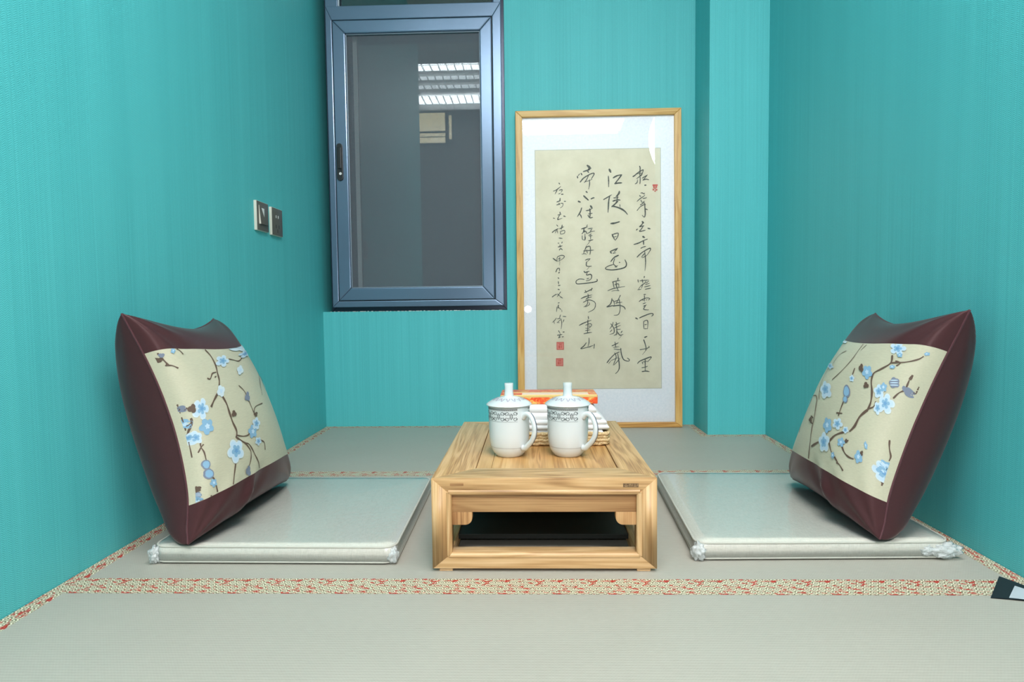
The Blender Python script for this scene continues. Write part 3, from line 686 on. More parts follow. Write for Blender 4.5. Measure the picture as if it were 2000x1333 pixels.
DEC = {"L":[[[28,-502,663,-469,565,-481,450,-517,360,-545,282,-583,226],[32,-652,153,-734,95,-792,43],[32,-602,123,-581,32,-578,-61,-571,-151,-546,-246,-576,-303],[20,-698,322,-661,311,-595,363,-527,372],[16,-588,321,-557,329],[20,-565,-281,-472,-314,-385,-324,-342,-307],[28,-574,-298,-517,-342,-439,-397],[21,-462,-380,-385,-473,-392,-549,-437,-617],[21,-464,-387,-404,-404,-354,-461,-302,-542,-245,-624,-205,-711],[24,-642,-525,-678,-615,-714,-732],[17,-258,187,-198,118,-179,49],[17,-174,17,-167,-62,-150,-140],[17,-150,-140,-72,-86,155,-75],[21,-161,-422,-75,-459,-76,-536],[31,-973,2,-976,-48,-989,-89,-995,-128],[19,-995,-323,-995,-236,-995,-172],[23,-995,151,-995,134,-995,114],[19,-995,35,-995,-18],[19,-995,-61,-995,-86,-995,-47],[15,-995,-50,-986,-48,-972,-23],[19,-961,-221,-962,-265,-951,-316,-947,-389],[19,-979,-301,-962,-265,-945,-248],[23,-914,-547,-890,-596,-858,-704],[26,-995,-566,-995,-631,-995,-691,-995,-758],[15,-962,-694,-920,-719,-913,-701],[26,-988,615,-982,548,-975,492],[19,-975,492,-959,482,-935,451],[19,-887,640,-834,628,-820,581],[17,-165,509,-62,490,52,469,264,509,392,522],[15,793,450,747,304,402,150,262,8],[19,-974,99,-987,82,-995,106],[15,-995,104,-995,68],[15,-995,101,-995,75]],[["P",-890,54,67,-21,32,98],["B",-887,-111,63,-21,20,71],["P",-976,-171,25,-20,6,60],["B",-995,-31,0,-12,0,46],["P",-995,-151,0,-9,0,43],["G",-992,103,7,-12,2,30],["W",-593,170,58,-9,37,61],["P",-321,490,132,-6,77,73],["P",-614,-416,116,-34,29,109],["B",-283,-309,88,-18,30,64],["P",-172,-249,90,-16,37,61],["P",-210,-422,70,-14,16,42],["G",-453,-649,46,-13,3,51],["O",-951,-422,26,-15,4,40],["O",-940,-506,35,-18,3,43],["B",-908,-597,34,-14,0,37],["B",-992,-700,18,-25,-1,55],["S",-992,-640,9,-16,0,23],["W",-64,357,81,-7,69,57],["W",405,641,359,-39,185,59],["W",-486,684,74,3,31,25],["W",730,151,24,-10,136,89],["G",-181,40,57,-8,43,56],["N",-995,-592,0,-9,0,23],["N",-995,558,0,-8,0,26],["N",-523,-82,40,-8,15,31],["N",-954,78,19,-9,8,41],["G",-981,589,9,-5,4,20],["B",-907,616,20,-1,16,29],["P",440,538,250,-17,216,42],["N",-128,-158,47,-7,17,23],["N",-922,-705,16,-7,-3,17],["N",-981,496,7,-5,2,12]]],"R":[[[28,-736,516,-780,438,-717,366,-662,315,-682,241,-750,139,-785,47,-786,-31],[36,-786,-31,-730,-115,-709,-208,-668,-271],[20,-780,438,-892,462,-951,504,-970,546],[20,-792,-20,-827,11,-829,61],[23,-934,133,-947,188,-964,223],[23,-967,258,-965,322],[35,-966,325,-968,371],[19,-991,236,-995,230,-995,257],[19,-995,263,-995,283,-995,294],[17,-111,706,-154,567,-169,421,-101,274,14,153],[13,-227,638,-207,547],[13,139,523,273,458,304,348],[23,205,-100,81,-263,48,-388,-3,-547,-17,-708],[18,205,-100,325,-63,490,-74],[35,-49,-559,-214,-480],[33,-417,-432,-491,-354,-599,-296],[21,-339,334,-377,226],[21,-433,-35,-436,-117,-440,-177],[21,-387,-157,-489,-142],[24,-612,-408,-675,-463,-733,-483,-792,-481],[21,-421,-440,-480,-503,-526,-528],[25,-555,-539,-622,-574],[20,-602,-581,-649,-584,-708,-618],[23,-983,-208,-988,-266,-995,-328,-995,-374],[31,-986,-509,-992,-553,-995,-563,-995,-589],[19,623,-395,466,-486],[23,200,-278,97,-287],[22,146,-337,52,-346],[20,-812,462,-866,450,-848,417],[24,-656,-375,-686,-347],[13,134,-93,359,83,393,290]],[["P",-743,588,-93,4,57,72],["B",-567,313,-72,9,60,74],["P",69,28,-181,18,135,98],["P",-392,218,-44,6,33,38],["O",-413,72,-58,10,51,65],["O",-449,-8,-39,7,25,34],["P",-817,157,-49,14,30,64],["P",-905,71,-49,23,28,87],["P",-866,12,-33,13,21,57],["S",-898,267,-34,12,18,48],["G",-976,228,-13,12,7,42],["P",-474,-249,-82,19,31,53],["B",-305,-298,-88,17,49,72],["P",-325,-462,-114,25,45,93],["B",-605,-391,-53,16,17,41],["P",-617,-272,-40,11,15,31],["B",-840,-443,-42,17,14,55],["B",-877,-326,-14,6,9,32],["P",-995,-480,-1,19,0,82],["B",-995,-416,0,11,0,35],["W",557,648,-133,21,153,46],["W",633,-127,-70,12,50,59],["P",355,305,-162,7,117,37],["B",-977,572,-9,7,3,16],["B",-823,402,-27,5,11,19],["N",-654,182,-35,7,21,31],["N",-450,346,-38,4,42,47],["B",-842,204,-29,8,19,42],["W",-995,257,0,6,0,16],["N",-667,-360,-20,6,7,17],["N",-862,-403,-14,6,6,23],["B",-993,-471,-3,6,2,32],["B",-536,-535,-29,8,11,31],["N",153,-316,-54,7,30,27],["B",-823,522,-28,2,17,24]]]}
VT, VB = 0.64, -0.70
def make_pillow(c, label, key):
    base = Vector(((c['C'][0]+c['D'][0])/2, (c['C'][1]+c['D'][1])/2, 0.0375))
    t = thing('throw_pillow', label, 'pillow', base, 'plum blossom pillows')
    sg = c['n']
    def sm(s): return sin(s*pi/2)
    nu = 60
    us = [sm(-1+2*i/nu) for i in range(nu+1)]
    def patch(m, vs, side, mi=0):
        V = [[m.b.verts.new(ppt(c, u, v, side)) for u in us] for v in vs]
        for j in range(len(vs)-1):
            for i in range(nu):
                q = [V[j][i], V[j][i+1], V[j+1][i+1], V[j+1][i]]
                if (side*sg) < 0: q = q[::-1]
                f = m.b.faces.new(q); f.material_index = mi
    def rows(a, b, n):
        s0, s1 = math.asin(a)/(pi/2), math.asin(b)/(pi/2)
        return [sm(s0+(s1-s0)*i/n) for i in range(n+1)]
    m = MB(); patch(m, rows(VT, 1, 20), 1); patch(m, rows(-1, VB, 22), 1); patch(m, rows(-1, 1, 60), -1)
    m.build('satin_cover', SATIN, t, True, weld=0.00005)
    # light panel with its embroidered branches and blossoms
    m = MB(); patch(m, rows(VB, VT, 44), 1)
    def S(u, v, lift):
        u = max(-0.997, min(0.985, u)); v = max(VB+0.004, min(VT-0.004, v))
        return Vector(ppt(c, u, v, 1, lift))
    mats = [CREAM]+[EMB[k] for k in 'PBWGNC']; MI = {k: i+1 for i, k in enumerate('PBWGNC')}
    br, fl = DEC[key]
    for L in br:
        w_ = L[0]*1.35e-4; P = [Vector((L[i]/1000, L[i+1]/1000, 0)) for i in range(1, len(L), 2)]
        P = catmull(P, 5); pts = [S(p.x, p.y, 0.0011) for p in P]; n = len(pts)
        A = []
        for i, p in enumerate(pts):
            d = pts[min(i+1, n-1)]-pts[max(i-1, 0)]
            e = 1e-3; q = P[i]
            nn = (S(q.x+e, q.y, 0.0011)-S(q.x-e, q.y, 0.0011)).cross(S(q.x, q.y+e, 0.0011)-S(q.x, q.y-e, 0.0011))
            if d.length < 1e-7 or nn.length < 1e-12: continue
            sd = d.normalized().cross(nn.normalized())*w_*0.5*(0.92+0.22*sin(i*0.8))
            A.append((m.b.verts.new(p-sd), m.b.verts.new(p+sd)))
        for a, b_ in zip(A, A[1:]):
            f = m.b.faces.new([a[0], b_[0], b_[1], a[1]]); f.material_index = MI['N']
    def blob(cu, cv, e1, e2, sc, petals, depth, lift, k, ph=0.0):
        n = 30; vs = []
        cen = m.b.verts.new(S(cu, cv, lift))
        for i in range(n):
            a = 2*pi*i/n; r = sc*(1-depth*0.5+depth*0.5*abs(cos(petals*a/2+ph))**0.6*2-depth*0.5)
            vs.append(m.b.verts.new(S(cu+(cos(a)*e1[0]+sin(a)*e2[0])*r, cv+(cos(a)*e1[1]+sin(a)*e2[1])*r, lift)))
        for i in range(n):
            f = m.b.faces.new([cen, vs[i], vs[(i+1) % n]]); f.material_index = MI[k]
    for i, (k, cu, cv, a, b_, d, e) in enumerate(fl):
        cu, cv, e1, e2 = cu/1000, cv/1000, (a/1000, b_/1000), (d/1000, e/1000); z = 0.0013+0.00003*i; ph = i*0.9
        l1, l2 = hypot(*e1), hypot(*e2)
        if k != 'W' and l1 < 0.55*l2: e1 = (0.55*l2, e1[1])          # blossoms beside the seam keep a full petal ring
        if k == 'P':
            blob(cu, cv, e1, e2, 1.0, 5, 0.42, z, 'W', ph); blob(cu, cv, e1, e2, 0.86, 5, 0.5, z+0.0002, 'P', ph)
            blob(cu, cv, e1, e2, 0.52, 5, 0.5, z+0.0004, 'B', ph); blob(cu, cv, e1, e2, 0.22, 5, 0.6, z+0.0006, 'C', ph)
        elif k == 'B':
            blob(cu, cv, e1, e2, 1.0, 5, 0.45, z, 'B', ph); blob(cu, cv, e1, e2, 0.35, 5, 0.6, z+0.0003, 'P', ph+1)
        elif k == 'W':
            blob(cu, cv, e1, e2, 1.0, 4, 0.35, z, 'W', ph); blob(cu, cv, e1, e2, 0.4, 3, 0.5, z+0.0003, 'P', ph)
        elif k == 'O':
            blob(cu, cv, e1, e2, 1.05, 3, 0.15, z, 'G', ph); blob(cu, cv, e1, e2, 0.78, 3, 0.15, z+0.0003, 'B', ph)
        elif k == 'S':
            blob(cu, cv, e1, e2, 1.0, 5, 0.3, z, 'G', ph)
            for q in range(3):
                o1 = -0.45+q*0.42
                blob(cu+e2[0]*o1, cv+e2[1]*o1, (e1[0]*0.75, e1[1]*0.75), (e2[0]*0.10, e2[1]*0.10), 1.0, 2, 0.1, z+0.0003, 'P')
        else:
            blob(cu, cv, e1, e2, 1.0, 3, 0.5, z, k, ph)
    m.build('embroidered_panel', mats, t, True)
    # seam along the whole rim
    pts = [ppt(c, u, -1, 1) for u in us[:-1]]+[ppt(c, 1, v, 1) for v in rows(-1, 1, 40)[:-1]]+[ppt(c, u, 1, 1) for u in us[::-1][:-1]]+[ppt(c, -1, v, 1) for v in rows(-1, 1, 40)[::-1][:-1]]
    pts = [(p[0], p[1], max(p[2], 0.0425)) for p in pts]
    m = MB(); m.tube(pts, 0.0021, 8, closed=True); m.build('seam_piping', SATINP, t, True)
    return t
make_pillow(PL, 'plum satin pillow with blossom panel leaning on the left wall', 'L')
make_pillow(PR, 'plum satin pillow with blossom panel leaning on the right wall', 'R')

# ================================================================ leaning calligraphy picture (built upright, then tilted)
pic = thing('framed_calligraphy', 'tall framed brush calligraphy leaning on the back wall', 'picture', (0, 0, 0))
PX0, PX1, PZ1 = -0.3292, 0.3160, 1.2460
def rail(poly, mat_):
    m = MB(); m.prism(poly, 'y', 0.0, 0.025, 0.0025, 3); m.build('frame_rail', mat_, pic, angle=0.7)
fw, fb = 0.0268, 0.0205
rail([(PX0, 0), (PX1, 0), (PX1-fw, fb), (PX0+fw, fb)], FRX); rail([(PX0, PZ1), (PX0+fw, PZ1-0.025), (PX1-fw, PZ1-0.025), (PX1, PZ1)], FRX)
rail([(PX0, 0), (PX0+fw, fb), (PX0+fw, PZ1-0.025), (PX0, PZ1)], FRZ); rail([(PX1, 0), (PX1, PZ1), (PX1-fw, PZ1-0.025), (PX1-fw, fb)], FRZ)
m = MB(); m.box((PX0+0.012, 0.012, 0.01), (PX1-0.012, 0.020, PZ1-0.012)); m.build('mount_board', MOUNT, pic)
QX0, QX1, QZ0, QZ1 = -0.2523, 0.2353, 0.1548, 1.0932
m = MB(); m.box((QX0-0.0022, 0.0114, QZ0-0.0022), (QX1+0.0022, 0.0119, QZ1+0.0022)); m.build('paper_edge', PAPEREDGE, pic)
STROKES = [[35,1549,10253,1573,10178,1560,9980,1571,9732,1558,9559],[40,1286,9849,1349,9885,1498,10006,1672,10102,1697,10077],[30,1697,10089,1609,9905,1422,9760],[30,1372,9562,1446,9611,1472,9734],[30,1645,9781,1770,9853,1857,9913],[37,1670,9706,1794,9741,1905,9714],[45,1743,9506,1805,9513],[25,1844,9901,1745,9779,1695,9730],[25,1448,9957,1647,9979,1609,9868],[30,1593,9199,1643,9211,1717,9172,1742,9209],[35,1543,9113,1592,9063],[27,1442,8879,1567,8989,1716,9085,1741,9135],[27,1666,8987,1790,9010,1815,9034],[27,1592,8939,1641,8839,1740,8887],[30,1566,8740,1690,8813,1740,8824],[27,1440,8519,1565,8666,1739,8762,1776,8737],[37,1740,8812,1751,8613,1762,8390,1724,8266,1638,8342],[35,1751,8589,1862,8549],[55,1637,8094,1698,8038],[35,1674,8043,1599,7945,1536,7891,1661,7919,1710,7931],[32,1673,7907,1610,7808,1535,7710,1709,7739,1764,7756],[35,1411,7761,1461,7810],[45,1859,7829,1958,7800],[60,1659,7509,1733,7465],[37,1309,7203,1483,7250,1683,7347,1844,7406],[45,1683,7347,1694,7185],[32,1582,7049,1681,7098,1781,7121],[35,1431,6702,1556,6825,1730,6947,1929,7044,1954,6982,1854,6821],[32,1730,6923,1754,6723,1765,6473,1739,6162],[30,1605,6700,1705,6823,1754,6847],[25,1629,6675,1779,6747,1879,6846],[33,1717,5950,1701,5890],[30,1462,5818,1476,5713],[27,1537,5772,1626,5786,1895,5804],[27,1626,5831,1656,5681],[27,1776,5769,1730,5680,1595,5592,1475,5443],[24,1655,5651,1595,5472],[24,1775,5679,1895,5768],[24,1745,5620,1924,5678],[27,1715,5530,1954,5587],[30,1744,5440,1864,5462,1968,5482],[24,1445,5429,1595,5442],[30,1683,5231,1773,5244],[30,1502,4962,1592,5021,1772,5094,1921,5078,1861,5012],[27,1713,5200,1712,4960],[24,1637,5021,1682,4996],[24,1772,5019,1817,5034],[27,1651,4871,1771,4914],[27,1666,4774,1801,4833],[30,1771,4824,1680,4660,1830,4628,1874,4634],[42,1364,4318,1445,4272],[36,1514,4316,1679,4389,1918,4477,2038,4476,2038,4415,1978,4380],[27,1678,4179,1677,4028,1691,3878],[30,1678,4179,1798,4223,1842,4147,1826,3876],[24,1707,4043,1812,4066],[24,1706,3887,1826,3891],[42,1704,3546,1809,3590],[36,1674,3456,1718,3335,1762,3154,1747,3033],[27,1522,3066,1702,3094,1882,3153,1867,3207],[15,1852,3153,1732,3003,1611,2854],[36,1429,2523,1520,2613,1730,2702,1940,2775,1955,2730,1819,2580],[27,1610,2582,1639,2491],[30,1730,2702,1729,2400,1728,2219],[24,1640,2576,1819,2610],[27,1593,2350,1758,2385,1824,2414],[36,1602,2199,1758,2218,1895,2193],[70,370,10155,431,10025],[37,331,9891,342,9680,340,9461],[47,517,9813,679,9897,860,9931],[42,853,9931,753,9796,577,9581],[50,577,9589,727,9611,858,9616],[37,138,8975,250,9036,463,9161],[45,375,9108,337,8885,323,8661,309,8463],[55,757,9288,736,9201,624,9079],[32,524,9031,723,9040],[30,699,9152,660,8954,622,8855],[42,498,8907,673,8954,792,8940],[47,697,8904,572,8782,447,8684],[52,472,8709,621,8681,820,8604,968,8502,1072,8376],[25,771,8778,783,8666],[55,413,8033,568,8048,762,8102],[42,465,7614,502,7514,563,7400],[32,465,7589,590,7637,702,7648,676,7511,576,7363],[25,514,7501,639,7524],[47,386,6942,435,6861],[40,411,6954,561,7014,681,7067],[30,661,7038,535,6915],[27,485,6865,610,6889],[42,709,6787,534,6702,403,6537],[27,509,6690,697,6768],[30,559,6665,508,6466,607,6364,682,6388],[37,732,6512,770,6499],[27,557,6335,656,6326],[37,957,6609,1018,6459,980,6334,806,6262,481,6216,232,6244,207,6307,333,6380,507,6428],[33,685,5897,669,5784],[30,459,5741,639,5784,765,5803],[30,489,5726,503,5635,532,5485],[33,609,5754,623,5574,697,5393],[27,277,5398,457,5471,727,5528,952,5561],[27,548,5635,698,5663,712,5513],[21,727,5392,607,5409,427,5381],[27,770,5218,725,5122,604,4883],[36,237,4767,363,4855,424,4975,440,5110],[36,243,4761,513,4824],[27,425,5065,514,4974,543,4793],[27,529,4974,724,5032],[27,574,4913,844,4946],[36,483,4794,723,4821,902,4759,962,4662],[27,725,5062,759,4761,736,4550,661,4446,511,4432],[27,479,4162,448,4041,342,3892],[30,389,4102,507,3920,506,3739,341,3681],[27,599,4160,628,4039],[27,538,4040,755,4135],[24,507,3920,778,4038],[27,598,4040,627,3859,596,3642],[24,597,3859,783,3887],[33,627,3798,746,3646,872,3681],[27,837,3811,776,3730],[24,506,3634,716,3737],[12,806,3616,685,3490],[24,432,3861,356,3771],[33,428,3227,563,3286,690,3351],[30,549,3383,578,3165],[24,473,3166,713,3194],[24,502,3106,712,3073,803,3109],[33,773,3133,801,2891,890,2679,1070,2617,1106,2677,1026,2744],[33,228,2558,349,2714,531,2894,727,2989],[27,531,2954,590,2772,468,2456],[21,409,2653,680,2772],[24,498,2465,649,2621,746,2747],[33,651,2923,695,2651,714,2378,662,2228,556,2123],[18,288,2518,409,2668],[42,-877,9900,-865,9825],[25,-851,9924,-776,10002],[40,-734,10021,-694,9941],[75,-487,10315,-351,10201],[65,-376,10201,-489,10111],[42,-651,10077,-489,10129,-334,10208],[45,-489,10116,-434,10036],[40,-771,9669,-640,9821,-440,9942,-265,10013,-228,9963,-342,9779],[30,-440,9942,-516,9769,-617,9642],[22,-592,9671,-442,9718,-292,9770],[30,-404,9767,-406,9569,-444,9383],[47,-545,9303,-490,9257],[50,-641,9138,-522,9024,-452,8960],[55,-852,8925,-767,8888],[42,-352,9006,-272,9044,-218,9048],[40,-719,8666,-775,8505,-897,8313],[35,-801,8431,-751,8355,-722,8260],[60,-374,8743,-305,8642],[32,-550,8551,-425,8574,-295,8647],[42,-400,8624,-389,8449,-403,8300],[32,-451,8425,-297,8448],[37,-477,8376,-403,8275,-283,8285],[25,-500,8002,-535,7923],[37,-735,7839,-605,7879,-498,7920],[35,-630,7880,-656,7730,-720,7644],[35,-656,7780,-557,7729,-527,7649],[25,-708,7581,-696,7432,-596,7418,-578,7535],[25,-595,7655,-609,7375],[30,-481,7840,-293,7867],[27,-326,7830,-407,7722],[25,-507,7653,-357,7726,-212,7749],[22,-458,7578,-352,7651],[25,-433,7552,-303,7575],[25,-370,7626,-384,7422],[32,-464,7373,-272,7413],[15,-384,7377,-460,7278,-541,7175],[25,-682,7706,-531,7741],[30,-536,7175,-663,6877],[32,-536,7130,-411,7153,-387,6978,-413,6823],[32,-662,6976,-250,7006],[25,-537,7030,-508,6874],[20,-726,6852,-601,6868,-538,6835],[30,-595,6613,-490,6654,-395,6670],[22,-415,6653,-515,6549],[32,-540,6555,-554,6405,-467,6366,-347,6377],[12,-442,6341,-543,6230],[43,-648,6176,-589,6110],[35,-619,6126,-431,6178],[33,-519,6129,-544,6029,-394,6053,-345,5977,-396,5852,-571,5799],[23,-545,5879,-440,5903],[32,-141,5862,-159,5774,-472,5716,-872,5683,-960,5722,-947,5809,-821,5875,-633,5855],[30,-605,5424,-558,5336],[30,-337,5511,-383,5400],[30,-639,5343,-473,5407,-307,5501],[33,-770,5104,-595,5183,-339,5246],[27,-504,5287,-490,5167,-596,5041],[27,-566,5107,-349,5171],[27,-687,4952,-476,5046,-266,4983,-207,4862,-268,4682,-495,4558],[27,-506,5076,-537,4866,-673,4771],[24,-598,4776,-447,4865,-471,4962],[30,-496,4407,-482,4287],[33,-851,4049,-663,4144,-377,4252],[30,-512,4263,-513,4052,-531,3744],[24,-604,4053,-423,4111,-363,4050,-484,3931,-611,3932],[24,-484,4006,-417,4020],[27,-611,3835,-418,3875],[33,-672,3715,-516,3750,-359,3769],[27,-472,3553,-473,3357,-520,3200],[30,-579,3364,-670,3238,-798,3127,-550,3176,-414,3199],[30,-260,3309,-280,3119],[24,-490,3190,-303,3255],[34,-1604,9653,-1568,9600],[29,-1823,9334,-1690,9391,-1526,9520],[26,-1666,9391,-1764,9213],[26,-1606,9366,-1474,9388,-1523,9281],[24,-1619,9223,-1547,9245],[34,-1512,9209,-1432,9212],[36,-1561,9054,-1574,8935],[34,-1694,8913,-1550,8959],[29,-1707,8794,-1563,8827],[34,-1611,8864,-1575,8803],[22,-1551,8851,-1455,8849,-1468,8742,-1564,8672],[31,-1401,8932,-1339,8931],[36,-1573,8516,-1554,8432],[31,-1655,8398,-1518,8431],[29,-1566,8432,-1664,8230,-1484,8275],[26,-1839,8288,-1772,8263],[36,-1430,8358,-1351,8333],[31,-1664,8213,-1616,8229],[26,-1707,8015,-1655,7954],[36,-1885,7718,-1776,7800,-1631,7870],[22,-1692,7835,-1777,7680],[22,-1680,7811,-1669,7679],[31,-1486,8012,-1523,7832],[29,-1595,7857,-1426,7939],[24,-1572,7749,-1404,7795,-1404,7687,-1537,7641],[24,-1560,7737,-1549,7629],[31,-1622,7498,-1478,7477],[29,-1660,7300,-1612,7287],[29,-1491,7345,-1516,7286],[31,-1662,7144,-1493,7189],[29,-1589,7227,-1553,7130],[31,-1615,7023,-1554,7082,-1482,7021],[41,-1858,6702,-1703,6584],[26,-1702,6603,-1689,6748,-1544,6813,-1424,6792,-1437,6720,-1570,6626,-1691,6584],[29,-1654,6675,-1569,6698],[24,-1598,6746,-1606,6578],[12,-1594,6578,-1608,6422],[31,-1755,6159,-1693,6291,-1616,6302,-1610,6193],[39,-1642,6121,-1610,6157],[31,-1672,5941,-1629,5900],[29,-1661,5797,-1646,5676],[34,-1663,5628,-1583,5639],[34,-1676,5484,-1616,5466],[31,-1908,5180,-1799,5256,-1726,5291],[27,-1568,5386,-1715,5183],[24,-1702,5303,-1582,5193],[31,-1594,5193,-1491,5127],[27,-1681,4941,-1620,4952],[34,-1662,4868,-1683,4724],[22,-1718,4797,-1744,4592],[24,-1658,4772,-1563,4674],[17,-1538,4674,-1527,4577],[22,-1746,4353,-1829,4245,-1920,4174],[20,-1865,4237,-1821,4118],[25,-1583,4478,-1638,4316],[22,-1711,4317,-1566,4333],[22,-1694,4190,-1566,4297],[27,-1493,4414,-1357,4398],[24,-1566,4315,-1540,4134,-1569,3907],[24,-1449,4287,-1495,4169],[18,-1730,4172,-1621,4162],[25,-1669,3854,-1607,3735],[31,-1716,3668,-1526,3698],[27,-1589,3717,-1672,3555],[25,-1672,3555,-1572,3617],[31,-1527,3599,-1472,3611],[33,-1498,3792,-1435,3797]]
m = MB(); m.box((QX0, 0.0110, QZ0), (QX1, 0.0116, QZ1))
for si, L in enumerate(STROKES):
    w_ = L[0]*1e-4*1.2; P = catmull([(L[i]*1e-4, 0, L[i+1]*1e-4) for i in range(1, len(L), 2)], 6)
    n = len(P); yy = 0.0106-si*6e-7; A = []
    for i, p in enumerate(P):
        d = P[min(i+1, n-1)]-P[max(i-1, 0)]
        if d.length < 1e-9: continue
        d.normalize(); s_ = i/(n-1)
        k = 0.52+0.48*sin(pi*min(1, s_*0.75+0.22))+0.10*sin(s_*9+si)
        sd = Vector((d.z, 0, -d.x))*w_*0.5*k
        if i == 0: p = p-d*w_*0.25
        if i == n-1: p = p+d*w_*0.2; sd = sd*0.45
        if i == 0: sd = sd*0.6
        A.append((m.b.verts.new((p.x-sd.x, yy, p.z-sd.z)), m.b.verts.new((p.x+sd.x, yy, p.z+sd.z))))
    for a, b_ in zip(A, A[1:]): m.b.faces.new([a[0], b_[0], b_[1], a[1]]).material_index = 1
paper = m.build('paper', [PAPER, INK], pic); paper['label'] = 'cream paper with four columns of brush writing'
def seal(x0, z0, x1, z1, fill):
    m = MB(); w_, h_ = x1-x0, z1-z0
    if fill: m.box((x0, 0.0104, z0), (x1, 0.0108, z1), mi=0)
    K = [(0.0, 0.0, 1.0, 0.10), (0.0, 0.90, 1.0, 1.0), (0.0, 0.0, 0.10, 1.0), (0.90, 0.0, 1.0, 1.0), (0.25, 0.2, 0.50, 0.55), (0.30, 0.62, 0.72, 0.74), (0.60, 0.22, 0.72, 0.56), (0.2, 0.78, 0.8, 0.84)] if fill else \
        [(0.1, 0.72, 0.95, 0.92), (0.2, 0.5, 0.45, 0.75), (0.55, 0.5, 0.85, 0.72), (0.1, 0.22, 0.38, 0.4), (0.55, 0.2, 0.9, 0.38), (0.35, 0.42, 0.7, 0.52), (0.42, 0.05, 0.6, 0.2)]
    for a, b_, c, d in K: m.box((x0+a*w_, 0.0101, z0+b_*h_), (x0+c*w_, 0.0103, z0+d*h_), mi=1)
    m.build('red_seal', [SEAL, SEALD], paper)
seal(-0.1750, 0.3091, -0.1463, 0.3400, True); seal(-0.1780, 0.2446, -0.1493, 0.2756, True); seal(0.2028, 0.9225, 0.2262, 0.9560, False)
m = MB(); m.face([(PX0+fw-0.002, 0.0060, fb-0.002), (PX1-fw+0.002, 0.0060, fb-0.002), (PX1-fw+0.002, 0.0060, PZ1-0.023), (PX0+fw-0.002, 0.0060, PZ1-0.023)]); m.build('glass', PGLASS, pic)
pic.location = (0.2715, 2.510, HB+0.0003); pic.rotation_euler = (-0.02939, 0, 0)

